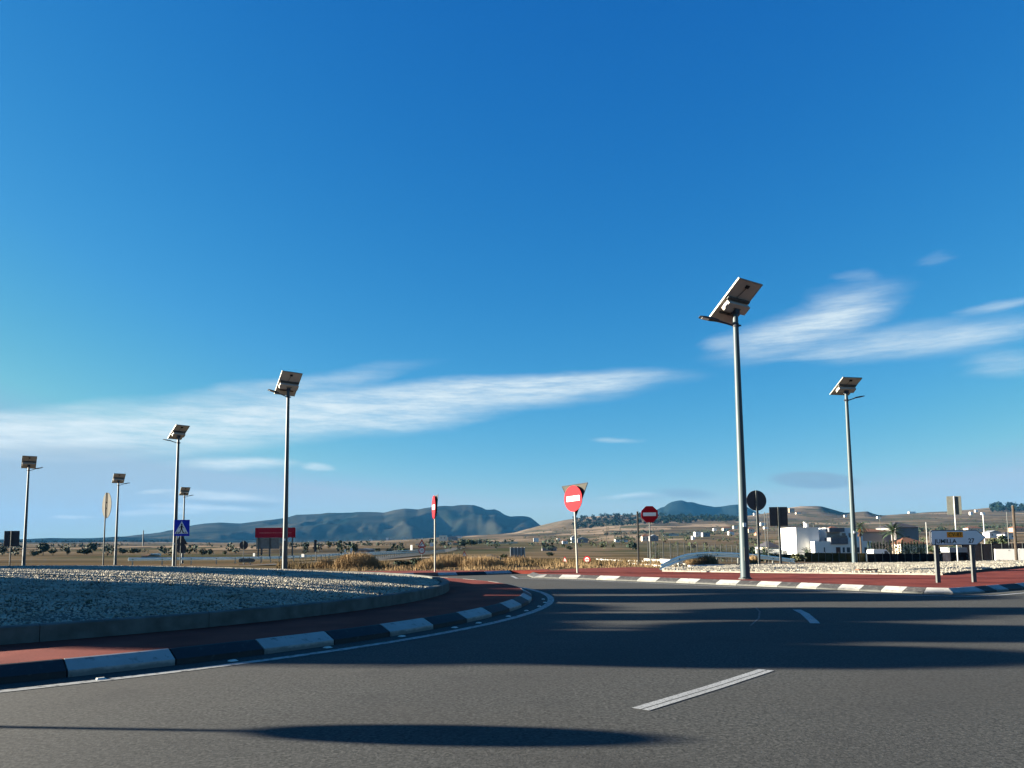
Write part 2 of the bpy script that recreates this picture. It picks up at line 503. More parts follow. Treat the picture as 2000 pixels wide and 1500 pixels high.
# ------------------------------------------------------------------ helpers
class MB:
    def __init__(s):
        s.v, s.f = [], []

    def quad(s, a, b, c, d):
        n = len(s.v)
        s.v += [tuple(a), tuple(b), tuple(c), tuple(d)]
        s.f.append((n, n + 1, n + 2, n + 3))
        return s

    def box(s, x0, x1, y0, y1, z0, z1, bev=0.0):
        n = len(s.v)
        s.v += [(x0, y0, z0), (x1, y0, z0), (x1, y1, z0), (x0, y1, z0), (x0, y0, z1), (x1, y0, z1), (x1, y1, z1), (x0, y1, z1)]
        s.f += [(n + a, n + b, n + c, n + d) for a, b, c, d in ((0, 3, 2, 1), (4, 5, 6, 7), (0, 1, 5, 4), (1, 2, 6, 5), (2, 3, 7, 6), (3, 0, 4, 7))]
        return s

    def obox(s, c, ax, ay, az_, hx, hy, hz):
        c, ax, ay, az_ = Vector(c), Vector(ax), Vector(ay), Vector(az_)
        n = len(s.v)
        for k in (-1, 1):
            for i, j in ((-1, -1), (1, -1), (1, 1), (-1, 1)):
                s.v.append(tuple(c + ax * hx * i + ay * hy * j + az_ * hz * k))
        s.f += [(n + a, n + b, n + c_, n + d) for a, b, c_, d in ((0, 3, 2, 1), (4, 5, 6, 7), (0, 1, 5, 4), (1, 2, 6, 5), (2, 3, 7, 6), (3, 0, 4, 7))]
        return s

    def tube(s, pts, rad, n=10, cap=True):
        pts = [Vector(p) for p in pts]
        if isinstance(rad, (int, float)):
            rad = [rad] * len(pts)
        st = len(s.v)
        for i, p in enumerate(pts):
            d = (pts[min(i + 1, len(pts) - 1)] - pts[max(i - 1, 0)]).normalized()
            u = d.cross(Vector((0, 0, 1)))
            if u.length < 0.05:
                u = d.cross(Vector((0, 1, 0)))
            u.normalize()
            v_ = d.cross(u).normalized()
            for k in range(n):
                a = 2 * math.pi * k / n
                s.v.append(tuple(p + (u * math.cos(a) + v_ * math.sin(a)) * rad[i]))
        for i in range(len(pts) - 1):
            for k in range(n):
                a, b = st + i * n + k, st + i * n + (k + 1) % n
                s.f.append((a, b, b + n, a + n))
        if cap:
            s.f.append(tuple(st + k for k in range(n))[::-1])
            s.f.append(tuple(st + (len(pts) - 1) * n + k for k in range(n)))
        return s

    def prism(s, outline, y0, y1):
        """outline of (x,z) extruded from y0 (front) to y1"""
        n, k = len(s.v), len(outline)
        s.v += [(x, y0, z) for x, z in outline] + [(x, y1, z) for x, z in outline]
        s.f.append(tuple(range(n, n + k)))
        s.f.append(tuple(range(n + k, n + 2 * k))[::-1])
        for i in range(k):
            j = (i + 1) % k
            s.f.append((n + i, n + k + i, n + k + j, n + j))
        return s

    def mesh(s, name, m, smooth=False):
        me = bpy.data.meshes.new(name)
        me.from_pydata(s.v, [], s.f)
        me.update()
        if m is not None:
            me.materials.append(m)
        if smooth:
            me.polygons.foreach_set('use_smooth', [True] * len(me.polygons))
            try:
                me.set_sharp_from_angle(angle=math.radians(40))
            except Exception:
                pass
        return me

    def build(s, name, m, parent=None, smooth=False):
        return link(name, s.mesh(name, m, smooth), parent)

def link(name, me, parent=None):
    o = bpy.data.objects.new(name, me)
    COL.objects.link(o)
    if parent is not None:
        o.parent = parent
    return o

def tag(o, label=None, cat=None, group=None, kind=None):
    if label:
        o['label'] = label
    if cat:
        o['category'] = cat
    if group:
        o['group'] = group
    if kind:
        o['kind'] = kind
    return o

def thing(name, loc, rz, label, cat, group=None):
    o = bpy.data.objects.new(name, None)
    o.empty_display_size = 0.3
    COL.objects.link(o)
    o.location = loc
    o.rotation_euler = (0, 0, rz)
    return tag(o, label, cat, group)

def structure(name, mb, m, smooth=False, parent=None):
    o = mb.build(name, m, parent, smooth)
    if parent is None:
        o['kind'] = 'structure'
    return o

def poly_sheet(pts, z=None, thick=0.0):
    mb = MB()
    n = len(pts)
    top = [(p[0], p[1], (p[2] if z is None else z)) for p in pts]
    mb.v += top
    mb.f.append(tuple(range(n)))
    if thick:
        mb.v += [(p[0], p[1], p[2] - thick) for p in top]
        for i in range(n):
            j = (i + 1) % n
            mb.f.append((i, n + i, n + j, j))
    return mb

def triangulated(mb, name, m, kind='structure'):
    me = mb.mesh(name, m)
    bm = bmesh.new()
    bm.from_mesh(me)
    bmesh.ops.triangulate(bm, faces=bm.faces[:])
    bmesh.ops.recalc_face_normals(bm, faces=bm.faces[:])
    bm.to_mesh(me)
    bm.free()
    o = link(name, me)
    if kind:
        o['kind'] = kind
    return o

def ribbon(pts, width, z, closed=False):
    """flat strip along a polyline"""
    pts = [Vector((p[0], p[1], 0)) for p in pts]
    mb = MB()
    n = len(pts)
    for i, p in enumerate(pts):
        a = pts[(i - 1) % n] if (closed or i > 0) else p
        b = pts[(i + 1) % n] if (closed or i < n - 1) else p
        d = (b - a).normalized()
        s_ = Vector((-d.y, d.x, 0)) * width / 2
        zz = z(p.x, p.y) if callable(z) else z
        mb.v += [(p.x + s_.x, p.y + s_.y, zz), (p.x - s_.x, p.y - s_.y, zz)]
    for i in range(n if closed else n - 1):
        j = (i + 1) % n
        mb.f.append((2 * i, 2 * i + 1, 2 * j + 1, 2 * j))
    return mb

def text(parent, s, size, x, z, y, m, sx_=1.0, name='lettering', bold=0.0):
    cu = bpy.data.curves.new(name, 'FONT')
    cu.body = s
    cu.size = size
    cu.offset = bold
    cu.extrude = 0.001
    cu.resolution_u = 3
    cu.align_x = 'CENTER'
    cu.align_y = 'CENTER'
    to = bpy.data.objects.new(name, cu)
    COL.objects.link(to)
    bpy.context.view_layer.update()
    dg = bpy.context.evaluated_depsgraph_get()
    me = bpy.data.meshes.new_from_object(to.evaluated_get(dg))
    bpy.data.objects.remove(to)
    me.materials.clear()
    me.materials.append(m)
    me.transform(Matrix.Translation((x, y, z)) @ Matrix.Rotation(math.pi / 2, 4, 'X') @ Matrix.Diagonal((sx_, 1, 1, 1)))
    return link(name, me, parent)

def disc(r, n=28, cx=0, cz=0, ph=0):
    return [(cx + r * math.cos(ph + 2 * math.pi * k / n), cz + r * math.sin(ph + 2 * math.pi * k / n)) for k in range(n)]

def ring_prism(r0, r1, cz, y0, y1, n=28, ph=0):
    mb = MB()
    for i in range(n):
        a, b = ph + 2 * math.pi * i / n, ph + 2 * math.pi * (i + 1) / n
        q = [(r0 * math.cos(a), cz + r0 * math.sin(a)), (r1 * math.cos(a), cz + r1 * math.sin(a)),
             (r1 * math.cos(b), cz + r1 * math.sin(b)), (r0 * math.cos(b), cz + r0 * math.sin(b))]
        mb.prism(q, y0, y1)
    return mb

# ------------------------------------------------------------------ terrain
PXC = [0, 250, 500, 750, 1000, 1250, 1500, 1750, 2000]
def hz(px):
    return 1065.1 - 0.00905 * (px - 1000)
ROWS = [
    (46, [hz(p) + 39.7 for p in PXC]),
    (60, [1109, 1107, 1105, 1101, 1098, 1098, 1100, 1100, 1097]),
    (100, [1102, 1101, 1099, 1094, 1091, 1093, 1099, 1100, 1097]),
    (150, [1095, 1095, 1093, 1087, 1085, 1087, 1096, 1098, 1094]),
    (250, [1086, 1085, 1083, 1079, 1078, 1080, 1085, 1085, 1080]),
    (500, [1075, 1073, 1070, 1067, 1067, 1065, 1061, 1057, 1052]),
    (1000, [1067, 1066, 1065, 1060, 1056, 1049, 1042, 1038, 1032]),
    (1600, [1063, 1063, 1062, 1058, 1048, 1034, 1026, 1022, 1016]),
    (2200, [1061, 1061, 1061, 1056, 1042, 1021, 1015, 1011, 1004])]
SKY_PX = [0, 100, 180, 230, 330, 500, 700, 900, 1000, 1050, 1100, 1150, 1250, 1300, 1380, 1440, 1500, 1530, 1560, 1600, 1625, 1645, 1665, 1690, 1705, 1720, 1800, 1850, 1900, 1950, 2000]
SKY_Y = [1060, 1060, 1059, 1058, 1059, 1060, 1057, 1052, 1041, 1028, 1016, 1009, 1005, 1008, 1009, 1010, 1002, 993, 989, 989, 996, 1002, 1001, 999, 1005, 1007, 1001, 999, 995, 989, 990]
LD = [math.log(r[0]) for r in ROWS] + [math.log(2800), math.log(3600)]

def terr(x, y):
    r = math.hypot(x, y)
    if r < 1:
        return -0.03
    ca = y / r
    a = abs(math.atan2(x, y))
    if y <= 1 or a > 1.35:
        return -0.03 - min(1.5, max(0, (r - 60) * 0.01))
    px = min(2300, max(-300, CX + F * x / y * 0.9965))
    D = max(y, 1.0)
    if D <= 46:
        zz = -0.03
        fade = 1
        ys = None
    pc = min(2000, max(0, px))
    if D > 46:
        l = math.log(D)
        prof = [np.interp(pc, PXC, rr[1]) for rr in ROWS] + [np.interp(pc, SKY_PX, SKY_Y), np.interp(pc, SKY_PX, SKY_Y) + 14]
        ys = np.interp(l, LD, prof)
        nz = mnoise.noise(Vector((x * 0.006, y * 0.004, 3.1))) * 1.2 + mnoise.noise(Vector((x * 0.02, y * 0.012, 1.1))) * 0.6
        k = min(1, max(0, (D - 120) / 200)) * (1 if D < 2400 else 0.3)
        ys = ys - nz * k * 1.6
        zz = EYE + (hz(pc) - ys) / F * D
        zz = min(zz, 200)
    if a > 0.66:
        t = min(1, (a - 0.66) / 0.6)
        t = t * t * (3 - 2 * t)
        zz = zz * (1 - t) + (-0.03 - min(1.5, max(0, (r - 60) * 0.01))) * t
    return float(zz)

def on_ground(px, py, dmin=47.0, dmax=2900.0):
    """first terrain point met along the line of sight of a pixel"""
    d = ray(px, py)
    d = d / d.y
    D = dmin
    prev = D
    while D < dmax:
        p = Vector((0, 0, EYE)) + d * D
        if p.z <= terr(p.x, p.y):
            lo, hi = prev, D
            for _ in range(20):
                mm = (lo + hi) / 2
                q = Vector((0, 0, EYE)) + d * mm
                if q.z <= terr(q.x, q.y):
                    hi = mm
                else:
                    lo = mm
            q = Vector((0, 0, EYE)) + d * hi
            return Vector((q.x, q.y, terr(q.x, q.y)))
        prev = D
        D *= 1.03
    q = Vector((0, 0, EYE)) + d * dmax
    return Vector((q.x, q.y, terr(q.x, q.y)))

def at(px, D):
    """ground point at pixel column px and depth D"""
    z = -0.03
    for _ in range(3):
        q = P(px, hz(px) + (EYE - z) / D * F, D)
        z = terr(q.x, q.y)
    return Vector((q.x, D, z))

def build_terrain():
    azs = list(np.linspace(-math.pi, -0.75, 36)) + list(np.linspace(-0.74, 0.74, 300)) + list(np.linspace(0.75, math.pi, 36))
    rs = [2, 10, 20, 33, 45, 50, 56, 64, 74, 86, 100, 115, 132, 150, 172, 198, 225, 260, 300, 345, 400, 460, 530, 610, 700, 800, 920, 1050, 1200,
          1350, 1500, 1650, 1800, 1950, 2100, 2250, 2400, 2520, 2640, 2720, 2800, 2900, 3050, 3300, 3700, 4300, 5200, 7000, 12000]
    v, f = [], []
    for r in rs:
        for a in azs:
            y = r * math.cos(a)
            x = r * math.sin(a)
            if abs(a) < 0.75 and r > 40:          # rows of equal depth in front
                k = 1 / math.cos(a)
                x, y = x * k, y * k
            z = terr(x, y) if r < 3600 else None
            if z is None:
                z = terr(x * 3500 / r, y * 3500 / r)
                z = z * max(0, 1 - (r - 3600) / 2500) - min(30, (r - 3600) * 0.01)
            v.append((x, y, z))
    n = len(azs)
    for i in range(len(rs) - 1):
        for j in range(n - 1):
            a = i * n + j
            f.append((a, a + 1, a + n + 1, a + n))
    st = len(v)
    v.append((0, 0, -0.03))
    for j in range(n - 1):
        f.append((st, j + 1, j))
    mb = MB()
    mb.v, mb.f = v, f
    return structure('ground', mb, M['terrain'], smooth=True)

build_terrain()

def build_mountain(name, m, pxs, ys, D0, D1, D2, base_y, seed, step, amp):
    px0, px1 = pxs[0], pxs[-1]
    cols = np.arange(px0, px1 + step, step)
    rows = 26
    v, f = [], []
    for c in cols:
        yk = float(np.interp(c, pxs, ys))
        for j in range(rows):
            t = j / (rows - 1)
            if t < 0.75:
                u = t / 0.75
                D = D0 + (D1 - D0) * u
            else:
                u = 1 - (t - 0.75) / 0.25
                D = D1 + (D2 - D1) * (1 - u)
            x = (c - CX) / F * D
            zr = EYE + (hz(c) - yk) / F * D1
            zb = EYE + (hz(c) - base_y) / F * D0
            s_ = u ** 1.25
            n1 = mnoise.ridged_multi_fractal(Vector((x * 0.0016 + seed, D * 0.0009, 0)), 1.0, 2.1, 5, 1.0, 2.0) - 0.9
            z = zb + (zr - zb) * s_ + n1 * amp * math.sin(math.pi * min(1, u)) ** 0.8
            z = min(z, zb + (zr - zb) * (0.12 + 0.88 * u) + 4)
            v.append((x, D, z))
    for i in range(len(cols) - 1):
        for j in range(rows - 1):
            a = i * rows + j
            f.append((a, a + rows, a + rows + 1, a + 1))
    mb = MB()
    mb.v, mb.f = v, f
    return structure(name, mb, m, smooth=True)

mpx = [180, 240, 300, 340, 380, 400, 430, 470, 500, 530, 560, 580, 610, 640, 670, 700, 720, 750, 770, 790, 815, 830, 860, 885, 905, 925, 940, 948, 958, 965, 975, 985, 995, 1010, 1022, 1035, 1048, 1065, 1090]
mys = [1062, 1049, 1042, 1034, 1026, 1023, 1021, 1023, 1019, 1013, 1008, 1002, 1000, 999, 1001, 1000, 1000, 1001, 995, 992, 995, 992, 988, 987, 985.5, 986, 990, 994, 994, 993, 997, 1004, 1008, 1007, 1007, 1010, 1020, 1034, 1050]
build_mountain('mountain', M['mountain'], mpx, mys, 3900, 5200, 6400, 1060, 2.0, 4.0, 95)
build_mountain('low_ridge', M['mountain_far'], [-500, -200, 0, 60, 120, 180, 230, 270, 330, 380, 440, 520, 600], [1056, 1053, 1053.5, 1053, 1051, 1050.5, 1047, 1049.5, 1051.5, 1053, 1056, 1060, 1066], 3300, 4000, 4600, 1066, 5.0, 6.0, 26)
bpx = [1180, 1240, 1280, 1290, 1296, 1304, 1312, 1322, 1332, 1342, 1352, 1365, 1380, 1395, 1410, 1425, 1440, 1455, 1475, 1500, 1560]
bys = [1030, 1012, 996, 990, 989, 982, 978, 976, 976, 979, 979, 983, 986, 989, 988, 986, 984, 987, 999, 1012, 1035]
build_mountain('mountain_peak', M['mountain_far'], bpx, bys, 4900, 5700, 6500, 1040, 9.0, 3.0, 40)

hb = MB().box(-5200, 5200, -60, 7000, -60, 360)
hzo = hb.build('haze', None)
hzo['kind'] = 'stuff'
hm = bpy.data.materials.new('haze_air')
hm.use_nodes = True
for n_ in list(hm.node_tree.nodes):
    if n_.type != 'OUTPUT_MATERIAL':
        hm.node_tree.nodes.remove(n_)
pv = hm.node_tree.nodes.new('ShaderNodeVolumePrincipled')
pv.inputs['Color'].default_value = (0.08, 0.37, 0.80, 1)
pv.inputs['Density'].default_value = 0.000027
pv.inputs['Anisotropy'].default_value = 0.0
hm.node_tree.links.new(pv.outputs[0], [n_ for n_ in hm.node_tree.nodes if n_.type == 'OUTPUT_MATERIAL'][0].inputs['Volume'])
hzo.data.materials.append(hm)

# ------------------------------------------------------------------ road
structure('road', MB().quad((-70, -40, 0), (70, -40, 0), (70, 33.6, 0), (-70, 33.6, 0)), M['asphalt'])
structure('side_road', MB().quad((11, 42.4, 0.002), (90, 42.4, 0.002), (90, 46.0, 0.002), (11, 46.0, 0.002)), M['asphalt'])
def circ(r, a0, a1, n):
    return [(RC[0] + r * math.cos(a0 + (a1 - a0) * i / n), RC[1] + r * math.sin(a0 + (a1 - a0) * i / n)) for i in range(n + 1)]
structure('edge_line', ribbon(circ(14.45, 0, 2 * math.pi, 160)[:-1], 0.14, 0.004, True), M['line'])
g1 = G(1250, 1386), G(1497, 1309)
dn = (g1[1] - g1[0]).normalized()
sdv = Vector((-dn.y, dn.x, 0))
for k, (o_, wd) in enumerate(((-0.045, 0.06), (0.035, 0.075))):
    structure('lane_marking', ribbon([g1[0] + sdv * o_, (g1[0] + g1[1]) / 2 + sdv * (o_ - 0.015), g1[1] + sdv * o_], wd, 0.004), M['line_old'])
structure('lane_marking', ribbon([G(1556, 1191), G(1572, 1199), G(1588, 1213), G(1592, 1218)], 0.14, 0.004), M['line_old'])

for pa in ([(1476, 1187), (1484, 1195), (1482, 1208), (1466, 1222)],):
    structure('lane_marking', ribbon([G(*q_) for q_ in pa], 0.03, 0.0035), M['line_ghost'])

# central island --------------------------------------------------
ang = lambda p: math.atan2(p[1] - RC[1], p[0] - RC[0])
NB = 88
dA = 2 * math.pi / NB
KR, KH = 14.03, 0.155
def kerb_piece(m):
    mb = MB()
    prof = [(KR, -0.02), (KR - 0.005, 0.062), (KR - 0.03, 0.075), (KR - 0.17, 0.150), (KR - 0.20, 0.155), (KR - 0.20, -0.02)]
    n = 4
    for i in range(n + 1):
        a = 0.0006 + (dA - 0.0012) * i / n
        mb.v += [(r * math.cos(a), r * math.sin(a), z) for r, z in prof]
    k = len(prof)
    for i in range(n):
        for j in range(k - 1):
            mb.f.append((i * k + j, (i + 1) * k + j, (i + 1) * k + j + 1, i * k + j + 1))
    mb.f.append(tuple(range(k))[::-1])
    mb.f.append(tuple(n * k + j for j in range(k)))
    return mb.mesh('kerb_stone', m)
island = thing('roundabout_kerb', (RC[0], RC[1], 0), 0, 'black and white striped kerb ringing the gravel mound of the roundabout', 'kerb')
kw, kd = kerb_piece(M['kerb_white']), kerb_piece(M['kerb_dark'])
A0 = ang(G(334, 1297))
for i in range(NB):
    o = link('kerb_stone', kw if i % 2 == 0 else kd, island)
    o.rotation_euler = (0, 0, A0 - dA + i * dA)
def annulus(r0, r1, z, n=160):
    mb = MB()
    for i in range(n):
        a = 2 * math.pi * i / n
        mb.v += [(RC[0] + r0 * math.cos(a), RC[1] + r0 * math.sin(a), z), (RC[0] + r1 * math.cos(a), RC[1] + r1 * math.sin(a), z)]
    for i in range(n):
        j = (i + 1) % n
        mb.f.append((2 * i, 2 * i + 1, 2 * j + 1, 2 * j))
    return mb
WR = 12.1
structure('island_pavement', annulus(WR - 0.2, KR - 0.195, 0.152), M['red'])
# low concrete ring
rw = thing('retaining_kerb', (RC[0], RC[1], 0), 0, 'low grey concrete ring holding the gravel of the roundabout mound', 'kerb')
mb = MB()
prof = [(WR, 0.12), (WR, 0.335), (WR - 0.02, 0.35), (WR - 0.16, 0.35), (WR - 0.18, 0.335), (WR - 0.18, 0.12)]
NW = 38
dW = 2 * math.pi / NW
for i in range(6):
    a = 0.0003 + (dW - 0.0006) * i / 5
    mb.v += [(r * math.cos(a), r * math.sin(a), z) for r, z in prof]
k = len(prof)
for i in range(5):
    for j in range(k - 1):
        mb.f.append((i * k + j, (i + 1) * k + j, (i + 1) * k + j + 1, i * k + j + 1))
mb.f.append(tuple(range(k))[::-1]); mb.f.append(tuple(5 * k + j for j in range(k)))
wm = mb.mesh('kerb_stone', M['concrete'])
for i in range(NW):
    o = link('kerb_stone', wm, rw)
    o.rotation_euler = (0, 0, i * dW)
def mound_z(x, y):
    r = math.hypot(x - RC[0], y - RC[1])
    t = min(1, r / (WR - 0.18))
    return 0.30 + 0.48 * (1 - t ** 2.0)
mb = MB()
NR, NA = 26, 120
mb.v.append((RC[0], RC[1], mound_z(*RC)))
for i in range(1, NR + 1):
    for j in range(NA):
        r = (WR - 0.18) * i / NR
        a = 2 * math.pi * j / NA
        x, y = RC[0] + r * math.cos(a), RC[1] + r * math.sin(a)
        mb.v.append((x, y, mound_z(x, y) + (0.03 * mnoise.noise(Vector((x, y, 0))) if i < NR else 0)))
for j in range(NA):
    mb.f.append((0, 1 + j, 1 + (j + 1) % NA))
for i in range(NR - 1):
    for j in range(NA):
        a, b = 1 + i * NA + j, 1 + i * NA + (j + 1) % NA
        mb.f.append((a, a + NA, b + NA, b))
structure('gravel_mound', mb, M['stone_bed'], smooth=True)

def scatter_stones(name, pts, smin, smax, m, label, cat):
    n = len(pts)
    base = np.array([(1, 0, 0), (-1, 0, 0), (0, 1, 0), (0, -1, 0), (0, 0, 1), (0, 0, -1)], float)
    fc = np.array([(0, 2, 4), (2, 1, 4), (1, 3, 4), (3, 0, 4), (2, 0, 5), (1, 2, 5), (3, 1, 5), (0, 3, 5)])
    s = nrg.uniform(smin, smax, (n, 1, 1)) * nrg.uniform(0.65, 1.25, (n, 6, 1))
    a = nrg.uniform(0, 2 * np.pi, n)
    ca, sa = np.cos(a), np.sin(a)
    b = np.repeat(base[None], n, 0) * s
    b = b + nrg.normal(0, 0.16, b.shape) * s
    x = b[:, :, 0] * ca[:, None] - b[:, :, 1] * sa[:, None]
    y = b[:, :, 0] * sa[:, None] + b[:, :, 1] * ca[:, None]
    vv = np.stack([x, y, b[:, :, 2] * 0.75], 2) + np.array(pts)[:, None, :]
    ff = fc[None] + (np.arange(n) * 6)[:, None, None]
    me = bpy.data.meshes.new(name)
    me.vertices.add(n * 6)
    me.vertices.foreach_set('co', vv.reshape(-1))
    me.loops.add(n * 24)
    me.loops.foreach_set('vertex_index', ff.reshape(-1).astype(np.int32))
    me.polygons.add(n * 8)
    me.polygons.foreach_set('loop_start', np.arange(0, n * 24, 3, dtype=np.int32))
    me.update(calc_edges=True)
    me.validate()
    me.materials.append(m)
    o = link(name, me)
    tag(o, label, cat, None, 'stuff')
    return o

pts = []
while len(pts) < 105000:
    r = (WR - 0.25) * math.sqrt(rnd.random())
    a = rnd.uniform(-2.5, 1.9)
    x, y = RC[0] + r * math.cos(a), RC[1] + r * math.sin(a)
    if y > 21 and rnd.random() < 0.5:
        continue
    pts.append((x, y, mound_z(x, y) + 0.008))
scatter_stones('gravel', pts, 0.012, 0.031, M['stone'], 'pale crushed stones covering the roundabout mound', 'gravel')

# right hand refuge ------------------------------------------------
KB = [(1030, 1124.5), (1042, 1129.2), (1062, 1129.4), (1091, 1130.2), (1127, 1131.2), (1164, 1132.5), (1203, 1134), (1243, 1135.6), (1281, 1137), (1320, 1138.6), (1359, 1140.2),
      (1397, 1142), (1438, 1143.6), (1477, 1145.2), (1518, 1147), (1554.5, 1148.6), (1595, 1150.6), (1635, 1152.4), (1679, 1154.4), (1720, 1156.2), (1763, 1158.2), (1804, 1160.2),
      (1862, 1161.6), (1893, 1160), (1924, 1157.6), (1947, 1155.6), (1971, 1153.6), (2004, 1150.8), (2045, 1147.4), (2090, 1144)]
bot = [G(x, y, 0.0) for x, y in KB]
kp = thing('refuge_kerb', (0, 0, 0), 0, 'bevelled kerb with spaced white blocks along the red refuge on the right', 'kerb')
inner = []
for i, p in enumerate(bot):
    a, b = bot[max(0, i - 1)], bot[min(len(bot) - 1, i + 1)]
    d = (b - a).normalized()
    nrm = Vector((-d.y, d.x, 0))
    inner.append(p + nrm * 0.24)
def kerb_seg(a, b, ia, ib, m, parent, h=0.14):
    mb = MB()
    e = (b - a).normalized() * 0.006
    for p, q, s_ in ((a, ia, 1), (b, ib, -1)):
        p, q = p + e * s_, q + e * s_
        mb.v += [(p.x, p.y, -0.01), (p.x, p.y, 0.035), tuple(p.lerp(q, 0.12) + Vector((0, 0, 0.05))), tuple(p.lerp(q, 0.88) + Vector((0, 0, h - 0.008))), (q.x, q.y, h), (q.x, q.y, -0.01)]
    for j in range(5):
        mb.f.append((j, 6 + j, 7 + j, j + 1))
    mb.f.append((5, 4, 3, 2, 1, 0)); mb.f.append((6, 7, 8, 9, 10, 11))
    return mb.build('kerb_stone', m, parent)
for i in range(len(bot) - 1):
    if i in (21, 22, 23):
        m = M['kerb_white']
    elif i < 21:
        m = M['kerb_white'] if i % 2 == 1 else M['kerb_grey']
    else:
        m = M['kerb_dark'] if i in (24, 26, 28) else M['kerb_white']
    kerb_seg(bot[i], bot[i + 1], inner[i], inner[i + 1], m, kp)
rfar = [(2090, 1096), (2000, 1107.5), (1900, 1116.5), (1842, 1122.6), (1600, 1119.6), (1450, 1118), (1292, 1115.5), (1286, 1109.5), (1240, 1107.5), (1180, 1109), (1110, 1111.2), (1075, 1114.6), (1044, 1118.6)]
red_pts = [Vector((p.x, p.y, 0.136)) for p in inner] + [G(2140, 1136, 0.136)] + [G(x, y, 0.136) for x, y in rfar]
triangulated(poly_sheet(red_pts, 0.136, 0.13), 'refuge_pavement', M['red'])
gut = []
for i, p in enumerate(bot):
    a, b = bot[max(0, i - 1)], bot[min(len(bot) - 1, i + 1)]
    d = (b - a).normalized()
    gut.append(p - Vector((-d.y, d.x, 0)) * 0.22)
structure('gutter', ribbon(gut, 0.44, 0.003), M['gutter'])
structure('edge_line', ribbon([p - (q - p).normalized() * 0.0 + (p - q).normalized() * 0.62 for p, q in list(zip(bot, inner))], 0.12, 0.004), M['line_old'])

# far kerb at the left exit
KF = [(700, 1128.4), (755, 1127.2), (809, 1126), (856, 1125.2), (894, 1124.4), (951, 1122.8), (1000, 1120.8), (1045, 1119), (1075, 1118)]
fb = [G(x, y, 0) for x, y in KF]
fi = []
for i, p in enumerate(fb):
    a, b = fb[max(0, i - 1)], fb[min(len(fb) - 1, i + 1)]
    d = (b - a).normalized()
    fi.append(p + Vector((-d.y, d.x, 0)) * 0.2)
fk = thing('exit_kerb', (0, 0, 0), 0, 'dark and white kerb across the roundabout exit below the dry grass', 'kerb')
for i in range(len(fb) - 1):
    kerb_seg(fb[i], fb[i + 1], fi[i], fi[i + 1], M['kerb_dark'] if i % 2 == 0 else M['kerb_white'], fk)
vp = [Vector((p.x, p.y, 0.137)) for p in fi] + [G(x, y, 0.137) for x, y in ((1080, 1114.8), (1000, 1114.2), (900, 1114), (780, 1114.6), (690, 1116))]
triangulated(poly_sheet(vp, 0.137, 0.15), 'exit_pavement', M['red'])

# pale gravel bed on the right with its edging
bed_near = [(1294, 1115.0), (1450, 1117.2), (1600, 1118.8), (1842, 1121.8), (1900, 1116), (2000, 1107), (2090, 1098)]
bed_far = [(2090, 1094.6), (2000, 1096.4), (1850, 1098.6), (1700, 1101.2), (1600, 1103), (1500, 1104.4), (1440, 1106.4), (1300, 1109.6)]
bn = [G(x, y, 0.16) for x, y in bed_near]
bf = [G(x, y, 0.16) for x, y in bed_far]
poly = bn + bf
triangulated(poly_sheet(poly, 0.155, 0.15), 'gravel_bed', M['stone_bed'])
edg = thing('bed_edging', (0, 0, 0), 0, 'thin pale concrete edging between red paving and the cream gravel bed', 'edging')
for i in range(len(bn) - 1):
    a, b = bn[i], bn[i + 1]
    d = (b - a).normalized()
    n_ = Vector((-d.y, d.x, 0))
    L_ = (b - a).length
    kk = max(1, round(L_ / 2.0))
    for j in range(kk):
        p, q = a.lerp(b, j / kk) + d * 0.008, a.lerp(b, (j + 1) / kk) - d * 0.008
        mb = MB()
        zt = 0.20 if i >= 3 else 0.185
        mb.obox(((p + q) / 2).xy.to_3d() + Vector((0, 0, (zt + 0.1) / 2)), d, n_, (0, 0, 1), (q - p).length / 2, 0.05, (zt - 0.1) / 2)
        mb.build('edging_stone', M['kerb_dark'] if i >= 3 else M['pale_concrete'], edg)
def inside(x, y, pg):
    c = False
    j = len(pg) - 1
    for i in range(len(pg)):
        if (pg[i].y > y) != (pg[j].y > y) and x < (pg[j].x - pg[i].x) * (y - pg[i].y) / (pg[j].y - pg[i].y) + pg[i].x:
            c = not c
        j = i
    return c
pts = []
x0, x1 = min(p.x for p in poly), max(p.x for p in poly)
y0, y1 = min(p.y for p in poly), max(p.y for p in poly)
while len(pts) < 42000:
    x, y = rnd.uniform(x0, x1), rnd.uniform(y0, y1)
    if inside(x, y, poly):
        pts.append((x, y, 0.165 + 0.05 * (0.5 + mnoise.noise(Vector((x * 0.8, y * 0.8, 5))))))
scatter_stones('gravel', pts, 0.022, 0.062, M['stone'], 'cream crushed stones in the bed behind the red refuge', 'gravel')
dr = thing('drain_box', G(1694, 1119, 0.15), 0, 'small rusty brown drain cover on the front edge of the cream gravel bed', 'drain cover')
MB().box(-0.30, 0.30, -0.12, 0.16, 0, 0.10).build('body', M['door_brown'], dr)
MB().box(-0.33, 0.33, -0.14, 0.18, 0.10, 0.13).build('lid', M['roof_tile'], dr)

